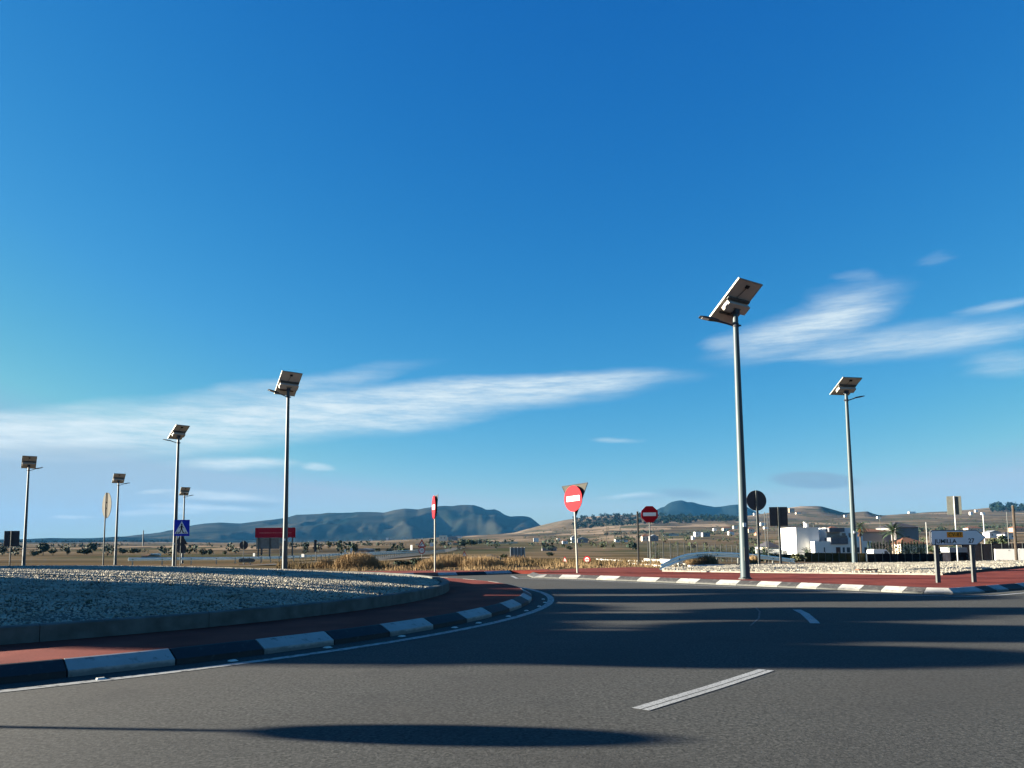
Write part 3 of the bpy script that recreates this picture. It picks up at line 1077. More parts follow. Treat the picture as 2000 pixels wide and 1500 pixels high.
# road studs
sm = MB()
sm.v = [(-0.045, -0.038, 0.0), (0.045, -0.038, 0.0), (0.045, 0.038, 0.0), (-0.045, 0.038, 0.0), (-0.03, -0.015, 0.014), (0.03, -0.015, 0.014), (0.03, 0.023, 0.014), (-0.03, 0.023, 0.014)]
sm.f = [(4, 5, 6, 7), (0, 1, 5, 4), (1, 2, 6, 5), (2, 3, 7, 6), (3, 0, 4, 7)]
smesh = sm.mesh('road_stud', M['stud'])
studs = [(197, 1326.5, 'leftmost sunlit white stud below the nearest long white kerb stone'), (455, 1291, 'second white road stud from the left at the kerb foot'),
         (640, 1265, 'third white road stud from the left beside the island kerb'), (785, 1243, 'fourth white road stud from the left beside the island kerb'),
         (888, 1226, 'fifth white road stud from the left beside the island kerb'), (935, 1217, 'sixth white road stud from the left near the curving white line'),
         (993, 1204, 'seventh white road stud where the island kerb starts to turn'), (1028, 1193, 'eighth white road stud inside the bend of the edge line'),
         (1053, 1184.5, 'ninth white road stud inside the bend of the edge line'), (1064, 1177, 'tenth white road stud close to the tip of the bend'),
         (1061, 1170.5, 'farthest white road stud at the tip of the island bend')]
for px, py, lb in studs:
    o = link('road_stud', smesh)
    p = G(px, py, 0.003)
    o.location = p
    o.rotation_euler = (0, 0, ang(p) + math.pi / 2)
    tag(o, lb, 'road stud', 'white road studs along the roundabout kerb')

# ------------------------------------------------------------------ foliage builders
def leaf_cloud(mb, c, rx_, ry_, rz_, n, size, lumps=6, seed=0, hollow=0.35, flat=0.0):
    r_ = random.Random(seed)
    c = Vector(c)
    lp = []
    for _ in range(lumps):
        u = Vector((r_.gauss(0, 1), r_.gauss(0, 1), r_.gauss(0, 1))).normalized()
        lp.append((Vector((u.x * rx_ * 0.5, u.y * ry_ * 0.5, u.z * rz_ * 0.5)), r_.uniform(0.45, 0.7)))
    for _ in range(n):
        o_, k = lp[r_.randrange(lumps)]
        u = Vector((r_.gauss(0, 1), r_.gauss(0, 1), r_.gauss(0, 1))).normalized() * (r_.random() ** hollow)
        p = c + o_ + Vector((u.x * rx_ * k, u.y * ry_ * k, u.z * rz_ * k))
        a = Vector((r_.gauss(0, 1), r_.gauss(0, 1), r_.gauss(0, 1) * 0.7)).normalized()
        b = a.cross(Vector((r_.gauss(0, 1), r_.gauss(0, 1), r_.gauss(0, 1)))).normalized()
        s_ = size * r_.uniform(0.6, 1.3)
        mb.quad(p - a * s_, p - b * s_ * 0.7, p + a * s_, p + b * s_ * 0.7)
    return mb

def tree(px, D, wpx, hpx, label, m='leaf_dark', n=260, name='tree', group=None, base=None, trunk=0.2, cat='tree', seed=None, leafk=0.11):
    """tree standing at a pixel column at depth D; width and height in photo pixels"""
    b = at(px, D) if base is None else base
    k = b.y / F
    W_, H_ = wpx * k, hpx * k
    o = thing(name, b, rnd.uniform(0, 6.28), label, cat, group)
    th = H_ * trunk
    mb = MB().tube([(0, 0, -0.2 - 0.004 * b.y), (W_ * 0.02, 0, th), (W_ * 0.05, 0, th + (H_ - th) * 0.55)], [max(0.05, W_ * 0.045), W_ * 0.035, W_ * 0.015], 6)
    mb.tube([(0, 0, th * 0.9), (-W_ * 0.2, W_ * 0.05, th + (H_ - th) * 0.45)], [W_ * 0.025, W_ * 0.01], 5)
    mb.build('trunk', M['bark'], o)
    cr = MB()
    leaf_cloud(cr, (0, 0, th + (H_ - th) * 0.5), W_ * 0.56, W_ * 0.56, (H_ - th) * 0.56, n, max(0.06, (W_ + H_) / 2 * leafk), 7, seed if seed is not None else rnd.randrange(9999))
    cr.build('crown', M[m], o)
    return o

def palm(b, H_, R_, label, nf=26, stem=0.12, droop=0.9, name='palm_tree', group=None, dry=True, stemfrac=None, seed=1):
    r_ = random.Random(seed)
    o = thing(name, b, r_.uniform(0, 6), label, 'palm', group)
    th = H_ - R_ * 0.75 if stemfrac is None else H_ * stemfrac
    MB().tube([(0, 0, -0.5), (0.03, 0, th * 0.5), (0.0, 0, th)], [stem * 1.25, stem, stem * 0.9], 9).build('trunk', M['bark'], o)
    mb = MB()
    for i in range(nf):
        a = 2.399 * i
        e0 = math.radians(85 - 95 * i / nf + r_.uniform(-8, 8))
        L_ = R_ * r_.uniform(0.85, 1.1)
        p = Vector((0, 0, th))
        e = e0
        seg = 6
        side = Vector((-math.sin(a), math.cos(a), 0))
        prev = p
        for j in range(seg):
            d = Vector((math.cos(a) * math.cos(e), math.sin(a) * math.cos(e), math.sin(e)))
            q = prev + d * L_ / seg
            w0 = R_ * 0.13 * math.sin(math.pi * (0.12 + 0.8 * j / seg))
            up = side.cross(d)
            for sgn in (-1, 1):
                for kx in range(2):
                    m0 = prev.lerp(q, kx * 0.5)
                    m1 = m0 + d * L_ / seg * 0.38
                    tip = (m0 + m1) / 2 + side * sgn * w0 * 1.7 - up * 0.0 + Vector((0, 0, -w0 * 0.5)) + d * w0 * 0.8
                    n0 = len(mb.v)
                    mb.v += [tuple(m0), tuple(m1), tuple(tip)]
                    mb.f.append((n0, n0 + 1, n0 + 2))
            mb.quad(prev - side * 0.012 * R_, prev + side * 0.012 * R_, q + side * 0.008 * R_, q - side * 0.008 * R_)
            prev = q
            e -= droop / seg * 1.4
    mb.build('fronds', M['palm'], o)
    if dry:
        mb = MB()
        for i in range(22):
            a = r_.uniform(0, 6.28)
            z0 = th - r_.uniform(0, R_ * 0.55)
            s_ = Vector((-math.sin(a), math.cos(a), 0)) * 0.05 * R_
            p0 = Vector((math.cos(a) * stem, math.sin(a) * stem, z0))
            p1 = p0 + Vector((math.cos(a) * 0.16 * R_, math.sin(a) * 0.16 * R_, -0.28 * R_))
            mb.quad(p0 - s_, p0 + s_, p1 + s_ * 1.3, p1 - s_ * 1.3)
        mb.build('dead_fronds', M['frond_dry'], o)
    return o

def grass(name, regions, m, label, hmin, hmax, wid, cat='dry grass'):
    """regions: list of (fn()->(x,y,z), count)"""
    V, T = [], []
    for fn, cnt in regions:
        for _ in range(cnt):
            x, y, z = fn()
            h = rnd.uniform(hmin, hmax)
            a = rnd.uniform(0, math.pi)
            l = rnd.uniform(0, 0.5) * h
            b = rnd.uniform(0, 6.28)
            dx, dy = math.cos(a) * wid, math.sin(a) * wid
            n = len(V)
            V += [(x - dx, y - dy, z - 0.03), (x + dx, y + dy, z - 0.03), (x + math.cos(b) * l, y + math.sin(b) * l, z + h)]
            T.append((n, n + 1, n + 2))
    mb = MB()
    mb.v, mb.f = V, T
    o = mb.build(name, m)
    return tag(o, label, cat, None, 'stuff')

# ------------------------------------------------------------------ street lamps
SOUTH = math.radians(35)      # panels face this many degrees left of straight ahead
def street_lamp(px, py_base, D, py_top, arm_az, label, z0=0.0, pw=1.12, pl=1.58, south=35, tilt=38):
    SOUTH, T = math.radians(south), math.radians(tilt)
    if py_base is not None:
        b = G(px, py_base, z0)
        lo, hi = 3.0, 14.0
        for _ in range(30):
            mm = (lo + hi) / 2
            if proj(b + Vector((0, 0, mm)))[1] > py_top:
                lo = mm
            else:
                hi = mm
        H_ = lo
    else:
        H_ = 8.8
        lo, hi = 25.0, 160.0
        for _ in range(30):
            mm = (lo + hi) / 2
            b = at(px, mm)
            if proj(b + Vector((0, 0, H_)))[1] < py_top:
                lo = mm
            else:
                hi = mm
        b = at(px, lo)
    o = thing('street_lamp', b, 0, label, 'street lamp', 'solar street lamps around the roundabout')
    MB().tube([(0, 0, -0.05), (0, 0, H_ * 0.5), (0, 0, H_ + 0.30)], [0.14, 0.11, 0.078], 24).build('pole', M['pole'], o, True)
    MB().box(-0.045, 0.045, -0.146, -0.125, 0.55, 0.95).build('access_door', M['galv'], o)
    MB().box(-0.05, 0.04, -0.148, -0.12, 1.55, 1.67).build('sticker', M['sign_white'], o)
    mb = MB().tube([(0, 0, 0.0), (0, 0, 0.03)], 0.20, 20)
    for k in range(4):
        a = math.pi / 4 + k * math.pi / 2
        mb.tube([(0.165 * math.cos(a), 0.165 * math.sin(a), 0.03), (0.165 * math.cos(a), 0.165 * math.sin(a), 0.07)], 0.015, 6)
    mb.build('base_plate', M['galv'], o)
    # panel frame axes
    hdir = Vector((-math.sin(SOUTH), math.cos(SOUTH), 0))     # horizontal direction the panel faces
    wdir = Vector((math.cos(SOUTH), math.sin(SOUTH), 0))
    ldir = (hdir * math.cos(T) - Vector((0, 0, 1)) * math.sin(T))          # from high edge to low edge
    ndir = (hdir * math.sin(T) + Vector((0, 0, 1)) * math.cos(T))
    c = Vector((0, 0, H_ + 0.42)) - ldir * 0.0
    q = MB().obox(c, wdir, ldir, ndir, pw / 2 - 0.03, pl / 2 - 0.03, 0.008).build('solar_panel', M['panel_front'], o)
    MB().obox(c - ndir * 0.012, wdir, ldir, ndir, pw / 2 - 0.03, pl / 2 - 0.03, 0.003).build('backsheet', M['panel_back'], q)
    mb = MB()
    for s_ in (-1, 1):
        mb.obox(c + wdir * s_ * (pw / 2 - 0.0175), wdir, ldir, ndir, 0.0175, pl / 2, 0.024)
        mb.obox(c + ldir * s_ * (pl / 2 - 0.0175), wdir, ldir, ndir, pw / 2 - 0.036, 0.0175, 0.0235)
    mb.build('panel_frame', M['galv_light'], q)
    jb = MB().obox(c - ndir * 0.035 - ldir * (pl / 2 - 0.20), wdir, ldir, ndir, 0.07, 0.05, 0.018)
    jb.build('junction_box', M['black'], q)
    cable = c - ndir * 0.03 - ldir * (pl / 2 - 0.26)
    MB().tube([cable, cable + ldir * 0.2 - wdir * 0.05, cable + ldir * 0.45 - wdir * 0.12], 0.008, 5).build('cable', M['dark_metal'], q)
    MB().obox(c - ndir * 0.055 - ldir * 0.12, wdir, ldir, ndir, pw / 2 - 0.05, 0.045, 0.03).build('support_rail', M['galv'], o)
    MB().obox(c - ndir * 0.055 + ldir * 0.42, wdir, ldir, ndir, pw / 2 - 0.20, 0.022, 0.03).build('support_rail', M['galv'], o)
    bc = c - ndir * 0.17 + ldir * 0.09
    bb = MB().obox(bc, wdir, ldir, ndir, pw / 2 - 0.07, 0.15, 0.068)
    bo = bb.build('battery_box', M['panel_back'], o)
    MB().obox(bc - wdir * (pw / 2 - 0.055) , wdir, ldir, ndir, 0.016, 0.06, 0.045).build('end_cap', M['white_metal'], bo)
    MB().obox(bc - ndir * 0.071 , wdir, ldir, ndir, 0.16, 0.03, 0.002).build('lettering', M['sign_back_l'], bo)
    mb = MB()
    mb.obox(Vector((0, 0, H_ + 0.16)), wdir, hdir, (0, 0, 1), 0.10, 0.09, 0.13)
    mb.tube([Vector((0, 0, H_ + 0.05)) + hdir * 0.08, c - ndir * 0.06 + ldir * 0.44], 0.025, 6)
    mb.build('bracket', M['dark_metal'], o)
    # arm and head
    a = math.radians(arm_az)
    ad = Vector((math.sin(a), math.cos(a), 0))
    sd = Vector((ad.y, -ad.x, 0))
    z0_ = H_ - 0.32
    MB().tube([(0, 0, z0_ - 0.05), (0, 0, z0_ + 0.05)], 0.098, 16).build('clamp', M['dark_metal'], o)
    e1 = Vector((0, 0, z0_)) + ad * 0.52 + Vector((0, 0, 0.14))
    MB().tube([Vector((0, 0, z0_)) - ad * 0.16, Vector((0, 0, z0_)) + ad * 0.1, e1], 0.028, 8).build('arm', M['dark_metal'], o)
    hd = (ad + Vector((0, 0, 0.22))).normalized()
    up = sd.cross(hd)
    if up.z < 0:
        up = -up
    head = MB()
    prof = [(0.0, 0.05, 0.035), (0.10, 0.075, 0.05), (0.24, 0.13, 0.05), (0.52, 0.14, 0.03), (0.62, 0.11, 0.018)]
    for i, (t, hw, hh) in enumerate(prof):
        q0 = e1 + hd * t
        head.v += [tuple(q0 - sd * hw - up * hh * 0.4), tuple(q0 + sd * hw - up * hh * 0.4), tuple(q0 + sd * hw * 0.7 + up * hh), tuple(q0 - sd * hw * 0.7 + up * hh)]
    for i in range(4):
        for j in range(4):
            a_, b_ = i * 4 + j, i * 4 + (j + 1) % 4
            head.f.append((a_, b_, b_ + 4, a_ + 4))
    head.f += [(3, 2, 1, 0), (16, 17, 18, 19)]
    ho = head.build('lamp_head', M['dark_metal'], o)
    MB().obox(e1 + hd * 0.43 - up * 0.022, hd, sd, up, 0.11, 0.09, 0.006).build('lens', M['led'], ho)
    return o

street_lamp(1456, 1131, None, 616, -92, 'tallest solar street lamp, standing at the road edge right of the octagonal sign', 0.136)
street_lamp(1670, 1101.5, None, 770, 72, 'grey solar street lamp behind the cream gravel bed in front of the white house', 0.1, 1.12, 1.35, 12, 30)
street_lamp(556, 1113, None, 764, -128, 'tall grey solar street lamp in front of the red hoarding', 0.0, 1.18, 1.5, 40, 48)
street_lamp(340, None, 0, 856, -80, 'grey solar street lamp just left of the blue crossing sign with its arm pointing left', 0.0, 0.95, 1.5, 48, 33)
street_lamp(225, None, 0, 942, 80, 'thin distant solar street lamp right of the edge-on round sign', 0.0, 1.15, 1.5, 36, 38)
street_lamp(356, None, 0, 966, 80, 'smallest farthest solar street lamp rising behind the blue crossing sign')
street_lamp(46, None, 0, 912, 80, 'leftmost solar street lamp beside the square sign back')

# ------------------------------------------------------------------ signs
def post(parent, x, H_, r=0.03, m='galv', z0=-0.3, y=0.0, rect=None):
    mb = MB()
    if rect:
        mb.box(x - rect[0] / 2, x + rect[0] / 2, y - rect[1] / 2, y + rect[1] / 2, z0, H_)
    else:
        mb.tube([(x, y, z0), (x, y, H_)], r, 12)
    return mb.build('post', M[m], parent)

def sign_at(name, px_post, py_base, px_c, py_c, yaw, label, z0=0.0, D=None, cat='road sign', group=None):
    """returns empty at post foot and the local height of the plate centre"""
    b = G(px_post, py_base, z0) if D is None else at(px_post, D)
    c = P(px_c, py_c, b.y)
    return thing(name, b, math.radians(yaw), label, cat, group), c.z - b.z, c.x - b.x

def no_entry_face(o, cz, r, th=0.02, y=-0.05, octo=False):
    pl = MB().prism(disc(r, 8 if octo else 32, 0, cz, math.pi / 8 if octo else 0), y, y + th).build('sign_plate', M['sign_red'], o)
    ring_prism(r * 0.965, r * 0.998, cz, y - 0.003, y - 0.0005, 8 if octo else 32, math.pi / 8 if octo else 0).build('rim', M['sign_red'], pl)
    MB().box(-r * 0.73, r * 0.73, y - 0.004, y - 0.001, cz - r * 0.20, cz + r * 0.20).build('bar', M['sign_white'], pl)
    return pl

o, cz, _ = sign_at('no_entry_sign', 1128, 1119, 1121.5, 973.5, -52, 'tilted round red no entry sign with a give way triangle behind, on the red refuge', 0.136)
post(o, 0.0, cz + 0.35, 0.038, 'galv_light')
no_entry_face(o, cz, 0.50, y=-0.07)
g = thing('give_way_sign', o.location.copy(), math.radians(-50), 'inverted triangle sign seen from behind the tilted round no entry sign', 'road sign')
R3 = 0.60
tri = [(-0.70, cz + 0.54), (0.70, cz + 0.54), (0.0, cz - 0.66)]
MB().prism(tri, 0.045, 0.06).build('sign_plate', M['sign_back_d'], g)
mb = MB()
for i in range(3):
    a_, b_ = Vector((tri[i][0], 0.05, tri[i][1])), Vector((tri[(i + 1) % 3][0], 0.05, tri[(i + 1) % 3][1]))
    mb.tube([a_, b_], 0.018, 6)
mb.build('rim', M['sign_back'], g)
o.rotation_euler.y = math.radians(-2.2)
g.rotation_euler.y = math.radians(-2.2)

o, cz, _ = sign_at('stop_sign', 1271, 1104.5, 1268.5, 1004.5, -2, 'frontal dark red octagonal sign with a white bar beside the black post', 0.0)
post(o, 0.0, cz + 0.2, 0.035, 'galv')
no_entry_face(o, cz, 0.50, y=-0.06, octo=True)
# slim black post
o, cz, _ = sign_at('bollard_post', 1247.5, 1103.5, 1246, 1000, 0, 'slim black post standing left of the octagonal red sign', 0.0, cat='post')
mb = MB().tube([(0, 0, -0.3), (0, 0, cz)], 0.055, 12)
mb.build('shaft', M['black'], o)
MB().tube([(0, 0, cz), (0, 0, cz + 0.03)], 0.065, 12).build('cap', M['dark_metal'], o)

def back_sign(px_post, py_base, px_c, py_c, yaw, label, outline_fn, m='sign_back', z0=0.0, D=None, pr=0.04, pm='galv', name='sign_back', over=0.0, rect=None):
    o, cz, _ = sign_at(name, px_post, py_base, px_c, py_c, yaw, label, z0, D)
    pl = MB().prism(outline_fn(cz), 0.03, 0.05).build('sign_plate', M[m], o)
    ol = outline_fn(cz)
    mb = MB()
    for i in range(len(ol)):
        a_, b_ = Vector((ol[i][0], 0.04, ol[i][1])), Vector((ol[(i + 1) % len(ol)][0], 0.04, ol[(i + 1) % len(ol)][1]))
        mb.tube([a_, b_], 0.013, 5)
    mb.build('rim', M[m], pl)
    top = max(p[1] for p in ol)
    post(o, 0.0, top + over, pr, pm, y=-0.03, rect=rect)
    for zz in (cz + 0.18, cz - 0.18):
        MB().box(-0.07, 0.07, -0.012, 0.028, zz - 0.03, zz + 0.03).build('clamp', M['galv'], o)
    return o

def rect_fn(w_, h_):
    return lambda cz: [(-w_ / 2, cz - h_ / 2), (w_ / 2, cz - h_ / 2), (w_ / 2, cz + h_ / 2), (-w_ / 2, cz + h_ / 2)]
def disc_fn(r_):
    return lambda cz: disc(r_, 30, 0, cz)
back_sign(1483, 1105, 1479, 977.5, 4, 'dark back of a large round sign just right of the tallest lamp pole', disc_fn(0.54), rect=(0.11, 0.06))
back_sign(1525, 1104, 1522.5, 1008.5, 2, 'dark square back of a sign on a thick post in front of the white house', rect_fn(0.98, 1.0), rect=(0.11, 0.06))
back_sign(1871, 1091.5, 1867, 987, -24, 'pale rectangular sign back on a white post behind the arrow board', rect_fn(0.98, 1.42), 'sign_back_l', pm='white_metal', D=60)
back_sign(19, None, 21.5, 1052, 4, 'grey square back of a sign at the far left edge', rect_fn(0.98, 1.02), 'sign_back', D=52, pm='galv')
back_sign(202, None, 207.5, 987, -44, 'round sign back seen almost edge-on left of a thin lamp', disc_fn(0.78), 'sign_back_d', D=47, pm='galv')
o = back_sign(475, None, 474, 1065, 5, 'small dark round sign back left of the red hoarding', disc_fn(0.50), 'sign_back', D=92)
back_sign(616, None, 615, 1066, 85, 'narrow dark sign back right of the red hoarding', rect_fn(1.0, 1.5), 'sign_back', D=100)
back_sign(511, None, 510, 1078, 92, 'pair of narrow dark plates on a post under the red hoarding', rect_fn(0.9, 1.0), 'sign_back', D=110)

# pedestrian crossing sign
o, cz, _ = sign_at('crossing_sign', 353, None, 366, 1031, -4, 'blue square pedestrian crossing sign with a walking figure', D=44)
post(o, -0.30, cz + 0.4, 0.03, 'galv')
s_ = 0.46
pl = MB().box(-s_, s_, -0.06, -0.04, cz - s_, cz + s_).build('sign_plate', M['sign_blue'], o)
MB().prism([(-0.40, cz - 0.33), (0.40, cz - 0.33), (0, cz + 0.39)], -0.066, -0.061).build('triangle', M['sign_white'], pl)
fg = MB()
def strip(mb, a, b, w_, y=-0.069):
    a, b = Vector(a), Vector(b)
    d = (b - a).normalized()
    n_ = Vector((-d.y, d.x)) * w_ / 2
    mb.prism([tuple(a + n_), tuple(a - n_), tuple(b - n_), tuple(b + n_)], y, y + 0.002)
fg.prism(disc(0.045, 12, 0.01, cz + 0.20), -0.069, -0.067)
strip(fg, (0.01, cz + 0.15), (0.0, cz - 0.05), 0.09)
strip(fg, (0.0, cz - 0.04), (-0.09, cz - 0.28), 0.05)
strip(fg, (0.01, cz - 0.04), (0.10, cz - 0.28), 0.05)
strip(fg, (0.0, cz + 0.12), (-0.12, cz + 0.0), 0.035)
strip(fg, (0.02, cz + 0.12), (0.12, cz + 0.0), 0.035)
fg.build('figure', M['black'], pl)
st = MB()
for i in range(6):
    x = -0.29 + i * 0.115
    if abs(x) < 0.2 and i in (2, 3):
        continue
    strip(st, (x, cz - 0.32), (x + (0.04 if x < 0 else -0.04), cz - 0.22), 0.045)
st.build('stripes', M['black'], pl)
o = back_sign(352, None, 356, 1054, 6, 'dark triangular and round sign backs stacked below the blue crossing sign', lambda cz: [(-0.55, cz - 0.42), (0.55, cz - 0.42), (0, cz + 0.55)], 'sign_back', D=70)
b0 = o.location
cz2 = P(355, 1071, b0.y).z - b0.z
MB().prism(disc(0.45, 24, 0.02, cz2), 0.03, 0.05).build('sign_plate', M['sign_back'], o)

# edge-on no entry at the exit
o, cz, _ = sign_at('no_entry_sign', 849.5, 1117, 847.5, 990.5, -76, 'round no entry sign seen nearly edge-on on a post at the exit kerb', 0.137)
post(o, 0.0, cz + 0.45, 0.034, 'galv_light')
no_entry_face(o, cz, 0.48, y=-0.06)
g = thing('give_way_sign', o.location.copy(), math.radians(-76), 'dark triangular plate edge-on behind the narrow no entry sign', 'road sign')
MB().prism([(-0.5, cz + 0.5), (0.5, cz + 0.5), (0.0, cz - 0.42)], 0.05, 0.065).build('sign_plate', M['sign_back'], g)

# bend warning and speed limit
o, cz, _ = sign_at('bend_warning_sign', 824, None, 824.5, 1062.5, -3, 'red triangle bend warning sign above a round speed limit on one post', D=72)
cz2 = P(824, 1075, o.location.y).z - o.location.z
post(o, 0.0, cz + 0.3, 0.035, 'galv')
k = o.location.y / F
def tri_sign(o, cz, hw, up, dn, m_in='sign_white', y=-0.06):
    pl = MB().prism([(-hw, cz - dn), (hw, cz - dn), (0, cz + up)], y, y + 0.02).build('sign_plate', M['sign_red'], o)
    MB().prism([(-hw * 0.66, cz - dn * 0.68), (hw * 0.66, cz - dn * 0.68), (0, cz + up * 0.58)], y - 0.005, y - 0.001).build('inner_field', M[m_in], pl)
    return pl
pl = tri_sign(o, cz, 8.2 * k, 9.5 * k, 6.5 * k)
ar = MB()
strip(ar, (-2.2 * k, cz - 3.8 * k), (-1.4 * k, cz - 0.5 * k), 1.3 * k, -0.072)
strip(ar, (-1.4 * k, cz - 0.7 * k), (1.6 * k, cz + 1.2 * k), 1.3 * k, -0.0725)
ar.build('symbol', M['black'], pl)
pl = MB().prism(disc(6.6 * k, 28, 0, cz2), -0.06, -0.04).build('sign_plate', M['sign_red'], o)
MB().prism(disc(4.9 * k, 28, 0, cz2), -0.066, -0.061).build('inner_field', M['sign_white'], pl)
text(pl, '30', 6.4 * k, 0, cz2, -0.07, M['black'])

# small far warning signs
def small_tri(px, py, D, hw, label, yaw=0, foot=None):
    o, cz, _ = sign_at('warning_sign', px, None, px, py, yaw, label, D=D)
    k = D / F
    post(o, 0, cz + 0.2, 0.03, 'galv')
    pl = tri_sign(o, cz, hw * k, hw * 1.15 * k, hw * 0.75 * k)
    mb = MB()
    strip(mb, (0, cz - hw * 0.4 * k), (0, cz + hw * 0.4 * k), hw * 0.16 * k, -0.072)
    mb.build('symbol', M['black'], pl)
small_tri(907, 1083, 62, 6.0, 'small red triangle warning sign rising from the dry grass hump')
small_tri(1104, 1093.5, 55, 5.6, 'small red triangle warning sign in the field left of the tilted no entry sign', -30)
o, cz, _ = sign_at('round_field_sign', 1147, None, 1146, 1093, -25, 'small round red and white sign in the field right of the tilted no entry sign', D=52)
post(o, 0, cz, 0.035, 'white_metal')
pl = MB().prism(disc(0.24, 20, 0, cz), -0.05, -0.03).build('sign_plate', M['sign_red'], o)
MB().prism(disc(0.15, 20, 0, cz), -0.056, -0.051).build('inner_field', M['sign_white'], pl)
MB().box(-0.12, 0.12, -0.062, -0.057, cz - 0.03, cz + 0.03).build('bar', M['sign_red'], pl)

# direction board on the right
ba, bb_ = G(1832.5, 1138, 0.136), G(1903.5, 1137, 0.136)
o = thing('direction_sign', (ba + bb_) / 2, math.atan2(bb_.y - ba.y, bb_.x - ba.x) * 1.2, 'white arrow shaped direction board pointing right on two grey posts', 'direction sign')
Dm = (ba.y + bb_.y) / 2
c = P(1861, 1050, Dm) - o.location
k = Dm / F
w2 = (bb_ - ba).length / 2
post(o, -w2, c.z - 0.2, 0, 'galv', rect=(0.10, 0.06))
post(o, w2, c.z - 0.2, 0, 'galv', rect=(0.10, 0.06))
x0, x1, xt = c.x - 51.0 * k, c.x + 45 * k, c.x + 64.5 * k
h2 = 14.8 * k
def arrow(x0, x1, xt, h, cz, r=0.05):
    return [(x0 + r, cz - h), (x1, cz - h), (xt, cz), (x1, cz + h), (x0 + r, cz + h), (x0, cz + h - r), (x0, cz - h + r)]
pl = MB().prism(arrow(x0, x1, xt, h2, c.z), -0.085, -0.045).build('board', M['sign_back'], o)
MB().prism(arrow(x0 + 0.02, x1 - 0.005, xt - 0.03, h2 - 0.02, c.z, 0.04), -0.091, -0.0855).build('face', M['sign_white'], pl)
pn = MB().box(c.x - 17 * k, c.x + 16 * k, -0.096, -0.0912, c.z + 0.2 * k, c.z + 11 * k).build('road_number_plate', M['sign_orange'], pl)
text(pn, 'CV-83', 10.5 * k, c.x - 0.5 * k, c.z + 5.4 * k, -0.099, M['black'], 1.0)
text(pl, 'JUMILLA', 11.4 * k, c.x - 20.5 * k, c.z - 7.4 * k, -0.094, M['black'], 1.08, bold=0.002)
text(pl, '27', 12.0 * k, c.x + 33 * k, c.z - 6.6 * k, -0.094, M['black'], 1.05, bold=0.002)
for sx2 in (-w2, w2):
    for dz in (-0.12, 0.12):
        MB().box(sx2 - 0.07, sx2 + 0.07, -0.044, -0.031, c.z + dz - 0.02, c.z + dz + 0.02).build('clamp', M['galv'], o)

# small arrow boards on the left
def arrow_board(px, py, D, wpx, hpx, label, faint=False):
    b = at(px, D)
    o = thing('direction_sign', b, 0.0, label, 'direction sign', 'small arrow boards below the red hoarding')
    k = D / F
    c = P(px, py, D) - b
    post(o, -wpx * 0.2 * k, c.z - hpx * 0.4 * k, 0.04, 'galv', z0=-0.5)
    post(o, wpx * 0.2 * k, c.z - hpx * 0.4 * k, 0.04, 'galv', z0=-0.5)
    x0, x1, xt = -wpx / 2 * k, wpx * 0.38 * k, wpx / 2 * k
    pl = MB().prism(arrow(x0, x1, xt, hpx / 2 * k, c.z), -0.09, -0.05).build('board', M['sign_back'], o)
    MB().prism(arrow(x0 + 0.04, x1, xt - 0.06, hpx / 2 * k - 0.035, c.z, 0.03), -0.096, -0.0905).build('face', M['sign_white'] if not faint else M['sign_back_l'], pl)
    mb = MB()
    mb.box(x0 + 0.15 * (x1 - x0), x0 + 0.26 * (x1 - x0), -0.101, -0.097, c.z - hpx * 0.25 * k, c.z + hpx * 0.25 * k)
    r_ = random.Random(3)
    xx = x0 + 0.36 * (x1 - x0)
    while xx < x0 + 0.95 * (x1 - x0):
        ww = r_.uniform(0.03, 0.055) * (x1 - x0)
        mb.box(xx, xx + ww, -0.101, -0.097, c.z - hpx * 0.12 * k, c.z + hpx * r_.uniform(0.05, 0.13) * k)
        xx += ww * 1.35
    mb.build('lettering', M['black'] if not faint else M['sign_back'], pl)
arrow_board(483, 1107.5, 68, 31, 9.5, 'small white arrow board with a dark symbol on the crest of the mound')
arrow_board(483, 1094.5, 70, 32, 7.5, 'faint grey arrow board just above the small white one', True)

# red hoarding
hb_ = at(537, 150)
o = thing('hoarding', hb_, 0.0, 'wide dark red hoarding on posts over the plain behind a lamp', 'billboard')
k = 150 / F
c = P(537, 1040.5, 150) - hb_
pl = MB().box(-38.5 * k, 38.5 * k, -0.15, 0.0, c.z - 9.2 * k, c.z + 9.2 * k).build('board', M['board_red'], o)
mb = MB()
for z_ in (c.z - 9.2 * k, c.z + 9.2 * k):
    mb.box(-38.9 * k, 38.9 * k, -0.19, 0.03, z_ - 0.04, z_ + 0.04)
for x_ in (-38.5 * k, 38.5 * k):
    mb.box(x_ - 0.04, x_ + 0.04, -0.19, 0.03, c.z - 9.2 * k, c.z + 9.2 * k)
mb.build('frame', M['sign_red'], pl)
mb = MB()
r_ = random.Random(11)
xx = -31 * k
while xx < 31 * k:
    ww = r_.uniform(0.7, 1.5) * k
    mb.box(xx, xx + ww, -0.165, -0.152, c.z - 0.9 * k, c.z + r_.uniform(0.2, 0.8) * k)
    xx += ww + r_.choice((0.35, 0.35, 0.35, 1.2)) * k
mb.build('lettering', M['board_text'], pl)
for x_ in (-33, -11, 11, 33):
    mb = MB().box(x_ * k - 0.12, x_ * k + 0.12, 0.01, 0.25, -1.0, c.z + 8 * k)
    mb.build('post', M['galv'], o)
pb = P(537, 1062, 150) - hb_
MB().box(-38 * k, 8 * k, 0.27, 0.33, pb.z - 10 * k, pb.z + 11 * k).build('lower_panel', M['haze_s'], o)

